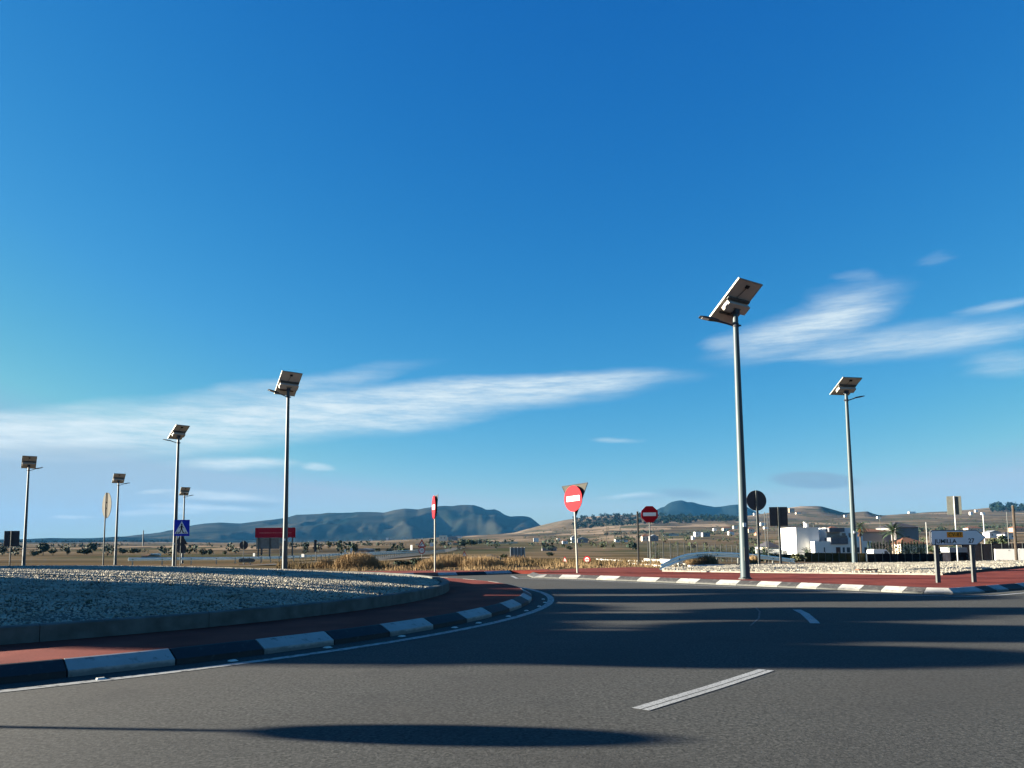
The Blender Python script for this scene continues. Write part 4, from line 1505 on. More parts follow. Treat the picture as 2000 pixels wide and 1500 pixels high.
# ------------------------------------------------------------------ guard rails
def guard_rail(pts, label, posts_every=4.0, h_mid=0.55, ground=None, name='guard_rail', ph=1.0, band=0.155):
    """pts: 3D points of the rail centre line"""
    o = thing(name, pts[0], 0, label, 'guard rail')
    L0 = pts[0].copy()
    mb = MB()
    # W profile
    prof = [(0.0, -band), (-0.04, -band * 0.75), (-0.04, -band * 0.45), (0.03, -band * 0.12), (0.03, band * 0.12), (-0.04, band * 0.45), (-0.04, band * 0.75), (0.0, band)]
    n = len(prof)
    for i, p in enumerate(pts):
        a, b = pts[max(0, i - 1)], pts[min(len(pts) - 1, i + 1)]
        d = (b - a)
        d.z = 0
        d.normalize()
        s_ = Vector((-d.y, d.x, 0))
        if s_.y > 0:
            s_ = -s_
        for u, z_ in prof:
            q = p - L0 - s_ * u
            mb.v.append((q.x, q.y, q.z + z_))
    for i in range(len(pts) - 1):
        for j in range(n - 1):
            mb.f.append((i * n + j, (i + 1) * n + j, (i + 1) * n + j + 1, i * n + j + 1))
    rl = mb.build('rail', M['rail'], o)
    sm_ = rl.modifiers.new('thick', 'SOLIDIFY')
    sm_.thickness = 0.012
    acc = 0.0
    pm = MB().box(-0.05, 0.05, 0.05, 0.13, -ph, band * 0.9).mesh('post', M['galv_light'])
    nxt = 0.5
    for i in range(len(pts) - 1):
        L_ = (pts[i + 1] - pts[i]).length
        while nxt < acc + L_:
            p = pts[i].lerp(pts[i + 1], (nxt - acc) / L_)
            g_ = terr(p.x, p.y)
            if p.z - g_ > 0.2:
                q = link('post', pm, o)
                q.location = p - L0
            nxt += posts_every
        acc += L_
    return o

def smooth_pts(pts, k=6):
    out = []
    for i in range(len(pts) - 1):
        p0, p1, p2, p3 = pts[max(0, i - 1)], pts[i], pts[i + 1], pts[min(len(pts) - 1, i + 2)]
        for j in range(k):
            t = j / k
            out.append(0.5 * ((2 * p1) + (p2 - p0) * t + (2 * p0 - 5 * p1 + 4 * p2 - p3) * t * t + (3 * p1 - p0 - 3 * p2 + p3) * t ** 3))
    out.append(pts[-1])
    return out
gr = smooth_pts([P(1290, 1110.5, 37.0), P(1306, 1101, 39), P(1336, 1089.5, 42), P(1366, 1084.8, 45), P(1400, 1083.6, 48), P(1450, 1085.6, 52), P(1500, 1089.6, 57), P(1552, 1096, 62)])
guard_rail(gr, 'curved silver guard rail rising from the ground beside the red refuge', 4.0, ph=0.9, band=0.17)
def rail_on(pxd, h=0.6):
    out = []
    for px, D in pxd:
        g_ = at(px, D)
        out.append(g_ + Vector((0, 0, h)))
    return smooth_pts(out, 5)
guard_rail(rail_on([(250, 74), (340, 80), (400, 84), (460, 90), (520, 100), (580, 116), (640, 140), (676, 165)]), 'long galvanised guard rail crossing the plain below the red hoarding', 4.0, ph=0.75, band=0.16)
guard_rail(rail_on([(716, 118), (750, 132), (790, 155), (826, 190), (870, 260)], 0.7), 'dense posted guard rail running away right of the dry bush', 2.0, ph=0.9, band=0.14)
guard_rail(rail_on([(640, 150), (700, 175), (760, 215), (826, 290)], 0.6), 'farther guard rail running behind the dry bush', 4.0, ph=0.9, band=0.14)

# the side road between the rails and pale kerb lines in the fields
def draped(pxs, width, m, name, lift=0.05, n=10):
    pts = []
    for i in range(len(pxs) - 1):
        for j in range(n):
            t = j / n
            pts.append(at(pxs[i][0] * (1 - t) + pxs[i + 1][0] * t, math.exp(math.log(pxs[i][1]) * (1 - t) + math.log(pxs[i + 1][1]) * t)))
    pts.append(at(*pxs[-1]))
    mb = ribbon(pts, width, 0)
    for i, p in enumerate(pts):
        for q in (0, 1):
            v = mb.v[2 * i + q]
            mb.v[2 * i + q] = (v[0], v[1], max(terr(v[0], v[1]), p.z) + lift)
    return structure(name, mb, m)
draped([(560, 60), (700, 105), (760, 140), (850, 250), (900, 420)], 7.0, M['asphalt'], 'side_road')
draped([(738, 86), (780, 98), (830, 120), (872, 142)], 0.9, M['pale_concrete'], 'field_kerb', 0.12)
draped([(300, 150), (620, 230), (760, 330)], 6.0, M['asphalt'], 'side_road')
def low_wall(px0, D0, px1, D1, h, t, label, m='wall_white', name='low_wall'):
    a, b = at(px0, D0), at(px1, D1)
    o = thing(name, a, 0, label, 'wall')
    n = max(2, int((b - a).length / 4))
    for i in range(n):
        p, q = a.lerp(b, i / n), a.lerp(b, (i + 1) / n)
        d = (q - p)
        d.z = 0
        L_ = d.length
        d.normalize()
        z_ = (terr(p.x, p.y) + terr(q.x, q.y)) / 2
        mid = (p + q) / 2 - a
        MB().obox((mid.x, mid.y, z_ - a.z + h / 2 - 0.2), d, (-d.y, d.x, 0), (0, 0, 1), L_ / 2 - 0.01, t / 2, h / 2 + 0.2).build('wall_segment', M[m], o)
    return o
low_wall(1166, 92, 1262, 60, 0.13, 0.2, 'thin pale kerb wall crossing the field behind the slim black post')
low_wall(1260, 62, 1330, 52, 0.26, 0.25, 'brighter white kerb wall meeting the curved guard rail')
low_wall(1230, 49.5, 1303, 41, 0.07, 0.2, 'low white kerb bending round behind the octagonal sign')
low_wall(1345, 41, 1412, 41.5, 0.10, 0.25, 'short white kerb stones under the curved guard rail')

# ------------------------------------------------------------------ buildings
def far_house(px, D, wpx, hpx, label, wall='wall_white', roof=None, base=None, depth=7.0, yaw=0.0, rh=0.3, windows=0, cat='house', py=None, name='house', group=None):
    b = on_ground(px, py) if py is not None else at(px, D)
    k = b.y / F
    W_, H_ = wpx * k, hpx * k
    o = thing(name, b, math.radians(yaw), label, cat, group)
    wh = H_ * (1 - rh) if roof else H_
    wl = MB().box(-W_ / 2, W_ / 2, 0, depth, -0.02 * b.y * 0.3 - 0.5, wh).build('wall', M[wall], o)
    if roof:
        ov = W_ * 0.04 + 0.1
        if roof == 'roof_metal' or roof == 'greenroof':
            MB().prism([(-W_ / 2 - ov, wh + 0.003), (W_ / 2 + ov, wh + 0.003), (W_ / 2 + ov, wh + 0.15), (0, H_), (-W_ / 2 - ov, wh + 0.15)], -ov, depth + ov).build('roof', M[roof], o)
        else:
            mb = MB()
            hh = H_ - wh
            i = min(W_, depth) * 0.45
            mb.v = [(-W_ / 2 - ov, -ov, wh + 0.003), (W_ / 2 + ov, -ov, wh + 0.003), (W_ / 2 + ov, depth + ov, wh + 0.003), (-W_ / 2 - ov, depth + ov, wh + 0.003), (-W_ / 2 + i, depth / 2, wh + hh), (W_ / 2 - i, depth / 2, wh + hh)]
            mb.f = [(0, 1, 5, 4), (1, 2, 5), (2, 3, 4, 5), (3, 0, 4), (3, 2, 1, 0)]
            mb.build('roof', M[roof], o)
    for i in range(windows):
        x = -W_ / 2 + W_ * (i + 0.5) / windows
        ww = min(0.55, W_ / windows * 0.3)
        MB().box(x - ww, x + ww, -0.04, -0.005, wh * 0.38, wh * 0.72).build('window', M['glass'], o)
    return o

# modern white villa behind the gravel bed
VD = 162.0
vk = VD / F
vb = at(1557, VD)
villa = thing('villa', vb, 0, 'large white two storey modern villa with grey framed balcony behind the lamp pole', 'house')
def vx(px, D=VD):
    return P(px, 1060, D).x - vb.x
def vz(px, py, D=VD):
    return P(px, py, D).z - vb.z
def vbox(name, x0, x1, y0, y1, z0, z1, m, parent=None):
    return MB().box(x0, x1, y0, y1, z0, z1).build(name, M[m], parent or villa)
ZB = -1.0
tz = vz(1575, 1031)
x1 = vx(1600)
tower = vbox('wall', 0.0, x1, 0.0, 9.6, ZB, tz, 'wall_white')
vbox('parapet', -0.06, x1 + 0.06, -0.06, 9.66, tz + 0.002, tz + 0.14, 'wall_white', tower)
lowx1, lowz = vx(1692), vz(1600, 1057.5)
low = vbox('wall', x1 + 0.004, lowx1, -2.4, 9.0, ZB, lowz, 'wall_white')
vbox('wall', vx(1582), x1 + 0.002, -2.4, -0.003, ZB, lowz - 0.002, 'wall_white')
ux0, ux1, uz = vx(1616), vx(1688), vz(1650, 1030.5)
upper = vbox('wall', ux0, ux1, 0.6, 9.0, lowz + 0.003, uz, 'wall_white')
vbox('terrace_wall', x1 + 0.006, ux0 - 0.003, 5.5, 8.9, lowz + 0.003, vz(1605, 1034), 'wall_white')
vbox('balcony_frame', vx(1613), vx(1646), -2.6, 0.55, vz(1630, 1063), vz(1630, 1050), 'clad')
vbox('balcony_roof', vx(1616), vx(1646), -1.2, 0.55, vz(1630, 1039), vz(1630, 1031), 'clad')
vbox('balcony_recess', vx(1618), vx(1643), 0.5, 0.59, vz(1630, 1049), vz(1630, 1040), 'roof_metal')
MB().box(vx(1616), vx(1645), -2.55, -2.5, vz(1630, 1050), vz(1630, 1046.5)).build('railing', M['glass'], villa)
def vwin(px0, px1, py0, py1, y, m='glass', nm='window'):
    x0, x1_, z0, z1 = vx(px0), vx(px1), vz((px0 + px1) / 2, py1), vz((px0 + px1) / 2, py0)
    w_ = MB().box(x0, x1_, y - 0.03, y - 0.004, z0, z1).build(nm, M[m], villa)
    mb = MB()
    for a, b2 in ((x0 - 0.05, x0 + 0.03), (x1_ - 0.03, x1_ + 0.05)):
        mb.box(a, b2, y - 0.07, y - 0.032, z0 - 0.05, z1 + 0.05)
    mb.box(x0 - 0.05, x1_ + 0.05, y - 0.066, y - 0.034, z1, z1 + 0.06)
    mb.box(x0 - 0.08, x1_ + 0.08, y - 0.12, y - 0.032, z0 - 0.08, z0)
    mb.build('frame', M['wall_white'] if m == 'glass' else M['clad'], w_)
    return w_
vwin(1599, 1602, 1069, 1078, -2.4)
vwin(1623, 1631, 1069, 1082, -2.4, 'door_brown', 'door')
for a, b2 in ((1635, 1640), (1643, 1650), (1653, 1659), (1661, 1668), (1677, 1683)):
    vwin(a, b2, 1069, 1079, -2.4)
vwin(1647, 1655, 1041, 1050, 0.6)
vwin(1660, 1668, 1041, 1050, 0.6)
for yy in (2.6, 6.9):
    zc = vz(1540, 1047)
    MB().box(-0.03, -0.004, yy, yy + 0.75, zc, zc + 1.2).build('window', M['glass'], villa)
MB().box(-0.04, -0.004, 3.6, 5.4, vz(1545, 1082), vz(1545, 1070)).build('door', M['shutter'], villa)
for px_, y_, h_, w_ in ((1589, 3.0, 0.95, 0.5), (1597, 6.5, 1.35, 0.35), (1685, 4, 0.9, 0.4)):
    xx = vx(px_)
    zt = tz if px_ < 1600 else uz
    c_ = MB().box(xx - w_ / 2, xx + w_ / 2, y_, y_ + 0.5, zt + 0.145, zt + h_).build('chimney', M['wall_white'], villa)
    MB().box(xx - w_ / 2 - 0.05, xx + w_ / 2 + 0.05, y_ - 0.05, y_ + 0.55, zt + h_ + 0.001, zt + h_ + 0.08).build('cap', M['wall_white'], c_)
far_house(1504, 168, 52, 20, 'low white annex with a blue door left of the modern villa', 'wall_white', depth=6, windows=2)
far_house(1513, 190, 26, 34, 'white bungalow with a dark pyramid roof left of the modern villa', 'wall_cream', 'roof_dark', depth=10, rh=0.35, windows=2)
far_house(1710, 185, 66, 62, 'big grey blank walled building with a brown tiled roof right of the villa', 'wall_grey', 'roof_tile', depth=12, rh=0.13)
far_house(1775, 200, 44, 72, 'tall house with a dark hipped roof and pale chimney', 'wall_grey', 'roof_dark', depth=11, rh=0.16, windows=1)
far_house(1786, 180, 50, 44, 'low house with brown tiles in front of the dark hipped roof house', 'wall_cream', 'roof_tile', depth=8, rh=0.3, windows=2)
far_house(1640, 260, 40, 56, 'clay roofed house rising just behind the villa roof', 'wall_cream', 'roof_tile', depth=10, rh=0.2)

houses = [
    (708, 1079.5, 30, 8, 'long low grey farm shed beside a round dark tree', 'wall_grey', 'roof_metal', 8),
    (724, 1050.5, 6, 4, 'small white house alone below the mountain foot', 'wall_white', None, 6),
    (756, 1050, 4, 7, 'narrow white tower like house under the mountain', 'wall_white', None, 5),
    (762, 1050, 9, 4, 'flat grey roofed house beside the narrow white tower house', 'wall_grey', None, 6),
    (790, 1049, 6, 4, 'white cottage on the pale field edge', 'wall_white', None, 6),
    (824, 1048, 3, 5, 'tiny bright white house above the bend sign', 'wall_white', None, 5),
    (865, 1056, 14, 10, 'cream warehouse with a long grey side', 'wall_cream', None, 12),
    (884, 1055.5, 18, 9, 'grey side wing of the cream warehouse', 'wall_grey', 'roof_metal', 10),
    (895, 1051, 12, 5, 'dark roofed house behind the cream warehouse', 'wall_white', 'roof_dark', 7),
    (842, 1067, 5, 7, 'white cottage between the bend sign and the narrow no entry sign', 'wall_white', None, 6),
    (815, 1065, 7, 5, 'cream cottage left of the bend warning sign', 'wall_cream', 'roof_tile', 6),
    (878, 1064, 5, 4, 'small white house on the dark vineyard right of the narrow sign', 'wall_white', None, 5),
    (889, 1064.5, 8, 7, 'pinkish house with white gable on the vineyard', 'wall_tan', 'roof_tile', 6),
    (935, 1061.5, 6, 3, 'low white shed at the field edge', 'wall_white', None, 5),
    (980, 1061.5, 62, 3, 'long cream field wall building across the plain', 'wall_cream', None, 4),
    (1047, 1058, 10, 7, 'small white cube house in the brown fields', 'wall_white', None, 6),
    (1091, 1056, 6, 7, 'narrow white house left of the tilted sign post', 'wall_white', 'roof_tile', 6),
    (1104, 1062, 10, 8, 'brown roofed house hidden behind the tilted sign post', 'wall_white', 'roof_tile', 7),
    (1121, 1060, 10, 14, 'white house with pointed roofs at the tilted sign post', 'wall_white', 'roof_metal', 8),
    (1138, 1060, 20, 11, 'grey walled house wing right of the tilted sign post', 'wall_grey', 'roof_metal', 8),
    (1073, 1076, 28, 10, 'dark grey field shed with a white end wall', 'wall_grey', 'roof_dark', 5),
    (1131, 1029, 4, 3, 'tiny white hut high on the hill slope', 'wall_white', None, 5),
    (1214, 1059, 24, 8, 'low white barn with a green roof', 'wall_white', 'greenroof', 7),
    (1262, 1057, 15, 14, 'bright cream house with stepped roofs behind the octagonal sign', 'wall_cream', 'roof_tile', 7),
    (1278, 1057, 16, 13, 'grey roofed block joined to the cream stepped house', 'wall_grey', 'roof_metal', 8),
    (1311, 1047, 30, 5, 'long low white house on the rise', 'wall_white', 'roof_metal', 6),
    (1366, 1049, 16, 10, 'white block house with flat roof on the terrace', 'wall_white', None, 9),
    (1380, 1049, 14, 9, 'grey shaded block beside the white flat roofed house', 'wall_grey', None, 9),
    (1355, 1054, 5, 7, 'small white outbuilding left of the flat roofed house', 'wall_white', None, 5),
    (1397, 1037, 6, 5, 'small white house behind the terraced field', 'wall_white', None, 6),
    (1421, 1037, 16, 8, 'cream villa with tiled roof left of the big lamp pole', 'wall_cream', 'roof_tile', 9),
    (1429, 1045, 10, 10, 'white farmhouse front below the cream villa', 'wall_white', 'roof_tile', 7),
    (1437, 1033, 8, 6, 'pale house touching the left side of the big lamp pole', 'wall_cream', None, 7),
    (1468, 1040, 12, 10, 'cream house right of the big lamp pole', 'wall_cream', 'roof_tile', 8),
    (1482, 1046, 10, 8, 'tan roofed house low behind the round sign post', 'wall_tan', 'roof_tile', 8),
    (1491, 1026, 10, 5, 'white house on the slope behind the thin twin posts', 'wall_white', None, 7),
    (1497, 1034, 8, 5, 'white cottage between the round and square sign backs', 'wall_white', None, 6),
    (1547, 1001, 10, 8, 'tan hillside house beside the square sign back', 'wall_tan', None, 9),
    (1560, 1004, 10, 5, 'small pale hillside house on the first ridge', 'wall_cream', 'roof_tile', 8),
    (1477, 1006, 9, 4, 'white hillside villa seen under the round sign back', 'wall_white', None, 8),
    (1652, 1010, 5, 4, 'tiny white house on the saddle left of the second lamp', 'wall_white', None, 7),
    (1717, 1013, 6, 4, 'tiny white house on the ridge right of the palm', 'wall_white', None, 7),
    (1782, 1000.5, 13, 5, 'white hilltop villa on the right skyline', 'wall_white', None, 9),
    (1898, 1006, 5, 6, 'small white house right of the pale sign back', 'wall_white', None, 7),
    (1908, 1000, 5, 4, 'tiny bright house on the right skyline', 'wall_white', None, 7),
    (1921, 1005, 6, 4, 'small white house near the skyline above the arrow tip', 'wall_white', None, 7),
    (1905, 1039, 28, 11, 'tan roofed bungalow just above the arrow board', 'wall_cream', 'roof_tile', 9),
    (1990, 1039, 22, 12, 'orange walled house behind the wooden pole', 'wall_tan', 'roof_tile', 9),
    (1944, 1050, 22, 14, 'white pillared villa right of the arrow tip', 'wall_white', 'roof_metal', 8),
    (1973, 1053, 20, 14, 'white villa left of the wooden pole', 'wall_white', 'roof_dark', 8),
    (236 + 46, 1089, 12, 6, 'low pinkish farmhouse left of the lamp with the left arm', 'wall_tan', 'roof_tile', 7),
    (285 + 12, 1086, 7, 5, 'tiny white hut beside the low pinkish farmhouse', 'wall_white', None, 5),
]
for px, py, wp, hp, lb, wl, rf, dp in houses:
    o = far_house(px, None, wp, hp, lb, wl, rf, depth=dp, py=py, rh=0.32, windows=(1 if hp >= 8 and wl != 'wall_grey' else 0) + (1 if wp >= 14 and hp >= 8 else 0))

# white roadside boxes
def marker(px, py, D, w_, h_, label):
    b = at(px, D)
    o = thing('marker_board', b, math.radians(rnd.uniform(-25, 5)), label, 'marker board')
    k = D / F
    c = P(px, py, D).z - b.z
    MB().box(-w_ / 2 * k, w_ / 2 * k, -0.05, 0.05, c - h_ / 2 * k, c + h_ / 2 * k).build('board', M['wall_white'], o)
    MB().box(-0.03, 0.03, 0.051, 0.10, -0.3, c).build('post', M['galv'], o)
marker(686, 1075, 150, 4, 9, 'upright white marker board left of the grey farm shed')
marker(803.5, 1069.5, 190, 4.5, 10, 'upright white marker board left of the bend sign')
marker(496, 1083.5, 110, 4, 6, 'small white board above the arrow boards')
marker(591.5, 1085, 115, 6, 6, 'slanting white board beside the narrow dark sign back')
marker(674, 1076, 160, 3, 6, 'small pinkish marker left of the upright white board')

# gate panel and grey mesh enclosure
b = at(1011, 105)
o = thing('mesh_enclosure', b, 0.15, 'pale translucent mesh enclosure with white posts in the field', 'fence')
k = 105 / F
hb2 = P(1011, 1070, 105).z - b.z
for i in range(4):
    MB().box((-14 + i * 7) * k + 0.04, (-7 + i * 7) * k - 0.04, -0.02, 0.02, 0.1, hb2).build('mesh_panel', M['haze_s'], o)
for i in range(5):
    MB().box((-14 + i * 7) * k - 0.035, (-14 + i * 7) * k + 0.035, -0.035, 0.035, -0.5, hb2 + 0.1).build('post', M['white_metal'], o)

# fences -----------------------------------------------------------
def panel_fence(px0, px1, D0, D1, h, n, label, pm, postm, name='fence', solid=True, cat='fence'):
    a, b = at(px0, D0), at(px1, D1)
    o = thing(name, a, 0, label, cat)
    for i in range(n):
        p, q = a.lerp(b, i / n), a.lerp(b, (i + 1) / n)
        p.z, q.z = terr(p.x, p.y), terr(q.x, q.y)
        d = q - p
        L_ = d.length
        d.normalize()
        mid = (p + q) / 2 - a
        s_ = Vector((-d.y, d.x, 0))
        if solid:
            MB().obox(mid + Vector((0, 0, h / 2 + 0.02)), d, s_, (0, 0, 1), L_ / 2 - 0.05, 0.015, h / 2 - 0.04).build('screen_panel', M[pm], o)
        else:
            mb = MB()
            for j in range(7):
                z_ = 0.1 + (h - 0.15) * j / 6
                mb.obox(mid + Vector((0, 0, z_)), d, s_, (0, 0, 1), L_ / 2, 0.006, 0.006)
            m_ = max(4, int(L_ / 0.35))
            for j in range(m_):
                mb.obox(p - a + (q - p) * ((j + 0.5) / m_) + Vector((0, 0, h / 2)), d, s_, (0, 0, 1), 0.005, 0.005, h / 2 - 0.05)
            mb.build('wire_mesh', M[pm], o)
        MB().box(p.x - a.x - 0.035, p.x - a.x + 0.035, p.y - a.y - 0.06, p.y - a.y + 0.01, p.z - a.z - 0.3, p.z - a.z + h + 0.12).build('post', M[postm], o)
    return o
panel_fence(1572, 1692, 125, 128, 1.55, 9, 'olive green screened fence in front of the modern villa', 'fence_green', 'galv')
panel_fence(1694, 1892, 108, 116, 1.35, 14, 'black screened fence running right from the white van', 'fence_black', 'galv')
panel_fence(1880, 2040, 132, 128, 3.0, 8, 'tall dark hedge screen behind the arrow board', 'fence_black', 'galv')
panel_fence(1266, 1450, 66, 84, 1.7, 15, 'thin wire mesh fence behind the octagonal sign', 'wire', 'galv', solid=False)
panel_fence(1440, 1575, 120, 140, 1.3, 8, 'dull green screened fence behind the curved guard rail', 'fence_green', 'galv')
# white wall right of the arrow board
low_wall(1944, 68, 2040, 67, 1.15, 0.25, 'head high white wall at the right edge behind the wooden pole', 'wall_white', 'garden_wall')
wl_ = at(1957, 68)
o = thing('wall_plate', P(1977, 1073.5, 67.6), 0, 'small grey lettered plate on the white wall at the right edge', 'plate')
mb = MB()
for i, (x0_, x1_, z_) in enumerate(((-0.1, -0.04, 0.08), (-0.02, 0.03, 0.08), (0.05, 0.1, 0.08), (-0.35, -0.1, -0.05), (-0.08, 0.15, -0.05), (0.17, 0.35, -0.05))):
    mb.box(x0_, x1_, -0.02, 0.0, z_ - 0.025, z_ + 0.025)
mb.build('lettering', M['sign_back_l'], o)
# beam of a barrier near the arrow board
b = at(1858, 100)
o = thing('service_cabin', b, 0, 'small pale cabin with a white end behind the arrow board posts', 'cabin')
k = 100 / F
MB().box(-2 * k, 33 * k, 0, 2, P(1858, 1079, 100).z - b.z, P(1858, 1069.5, 100).z - b.z).build('wall', M['roof_metal'], o)
MB().box(-4.2 * k, -2.1 * k, 0.2, 1.8, P(1858, 1076, 100).z - b.z, P(1858, 1069.5, 100).z - b.z).build('end_panel', M['wall_white'], o)
MB().box(0, 31 * k, 0.1, 1.9, -0.3, P(1858, 1079, 100).z - b.z - 0.003).build('plinth', M['fence_black'], o)

# poles ------------------------------------------------------------
def pole(px, D, py_top, r, m, label, arms=0, name='utility_pole'):
    b = at(px, D)
    lo = P(px, py_top, D).z - b.z
    o = thing(name, b, 0, label, 'pole', )
    mb = MB().tube([(0, 0, -0.5), (0, 0, lo)], [r, r * 0.75], 9)
    mb.build('shaft', M[m], o)
    if arms:
        MB().box(-0.7, 0.7, -0.05, 0.05, lo - 0.5, lo - 0.4).build('crossarm', M[m], o)
        for x_ in (-0.6, 0, 0.6):
            MB().tube([(x_, 0, lo - 0.4), (x_, 0, lo - 0.2)], 0.05, 6).build('insulator', M['white_metal'], o)
    else:
        MB().tube([(0, 0, lo), (0, 0, lo + 0.06)], [r * 0.8, r * 0.5], 9).build('cap', M['galv'], o)
    return o
pole(1986, 64, 988, 0.13, 'wood', 'brown weathered wooden pole at the right edge')
pole(1926, 150, 1004, 0.10, 'white_metal', 'thin pale pole right of the arrow tip')
pole(1497, 80, 1001, 0.05, 'galv', 'left one of two thin grey posts between the round and square sign backs')
pole(1502, 95, 1003, 0.05, 'galv', 'right one of two thin grey posts between the round and square sign backs')
pole(1813, 150, 1020, 0.06, 'white_metal', 'thin white pole with no arms above the left end of the arrow board')
pole(1973, 120, 1000, 0.08, 'galv', 'grey pole close to the left of the brown wooden pole')
pole(1185, 420, 1022, 0.12, 'wood', 'faint distant utility pole on the slope left of the black post', 1)
pole(1213, 430, 1030, 0.12, 'wood', 'second faint utility pole on the slope nearer the black post', 1)
pole(1270, 130, 1060, 0.06, 'galv', 'low grey post hidden behind the octagonal sign pole')
o = pole(279, 900, 1036, 0.8, 'galv', 'tiny pylon on the left horizon near the mountain foot', 1)

# van --------------------------------------------------------------
b = at(1722, 126)
o = thing('parked_van', b, math.radians(8), 'small white van parked behind the black fence beside the villa', 'van')
k = 126 / F
Z = lambda y: P(1706, y, 126).z - b.z
zr, zb_ = Z(1073), Z(1097)
sz = (zr - 0.0) / 1.85
side = [(-2.0, 0.35), (2.05, 0.35), (2.1, 0.75), (1.95, 0.98), (1.15, 1.12), (0.55, 1.72), (0.2, 1.85), (-1.9, 1.85), (-2.05, 1.6)]
off_ = 0.55
bd = MB().prism([(x * 0.95 + off_, z * sz) for x, z in side], 0.0, 1.75).build('body', M['van'], o)
MB().prism([(x * 0.95 + off_, z * sz) for x, z in [(0.95, 1.15), (0.50, 1.62), (0.05, 1.62), (0.05, 1.15)]], -0.02, -0.003).build('window', M['glass'], bd)
MB().prism([(x * 0.95 + off_, z * sz) for x, z in [(1.17, 1.125), (0.57, 1.725), (0.60, 1.74), (1.22, 1.135)]], 0.15, 1.6).build('windscreen', M['glass'], bd)
for x_ in (-1.3, 1.35):
    t_ = MB()
    t_.prism([(x_ * 0.95 + off_ + px_, pz_) for px_, pz_ in disc(0.33, 18, 0, 0.33)], -0.03, 0.2)
    w_ = t_.build('wheel', M['rubber'], o)
    MB().prism([(x_ * 0.95 + off_ + px_, pz_) for px_, pz_ in disc(0.19, 14, 0, 0.33)], -0.04, -0.031).build('rim', M['galv'], w_)
for z_ in (0.78,):
    MB().box(2.0 * 0.95 + off_, 2.08 * 0.95 + off_, 0.1, 0.4, z_ * sz, (z_ + 0.14) * sz).build('headlight', M['led'], bd)

# ------------------------------------------------------------------ palms and trees
palm(at(1683, 128), P(1683, 1014, 128).z - at(1683, 128).z, 1.75, 'slender palm with brown dead skirt beside the second lamp pole', 30, 0.13, 1.1, 'palm_tree', stemfrac=0.80, seed=4)
palm(at(1747, 122), P(1747, 1012, 122).z - at(1747, 122).z, 2.1, 'bushy palm with a pale trunk in front of the grey building', 44, 0.15, 0.8, 'palm_tree', dry=False, stemfrac=0.68, seed=9)
palm(at(1577, 135), P(1577, 1066, 135).z - at(1577, 135).z, 1.7, 'short palm in front of the shaded villa wall', 22, 0.12, 0.8, 'palm_tree', dry=False, stemfrac=0.45, seed=2)
palm(at(1496, 118), P(1496, 1060, 118).z - at(1496, 118).z, 1.7, 'spreading low palm in front of the white annex', 34, 0.16, 0.9, 'palm_tree', dry=False, stemfrac=0.4, seed=3)
palm(at(1380, 84), P(1380, 1062, 84).z - at(1380, 84).z, 1.2, 'low dark palm left of two behind the curved guard rail', 26, 0.12, 0.8, 'palm_tree', dry=False, stemfrac=0.35, seed=5)
palm(at(1400, 80), P(1400, 1062, 80).z - at(1400, 80).z, 1.1, 'low dark palm right of two behind the curved guard rail', 28, 0.12, 0.7, 'palm_tree', dry=False, stemfrac=0.35, seed=6)
palm(at(1283, 74), P(1283, 1064, 74).z - at(1283, 74).z, 0.75, 'single small palm behind the wire fence right of the octagonal sign', 20, 0.09, 0.8, 'palm_tree', dry=False, stemfrac=0.4, seed=7)

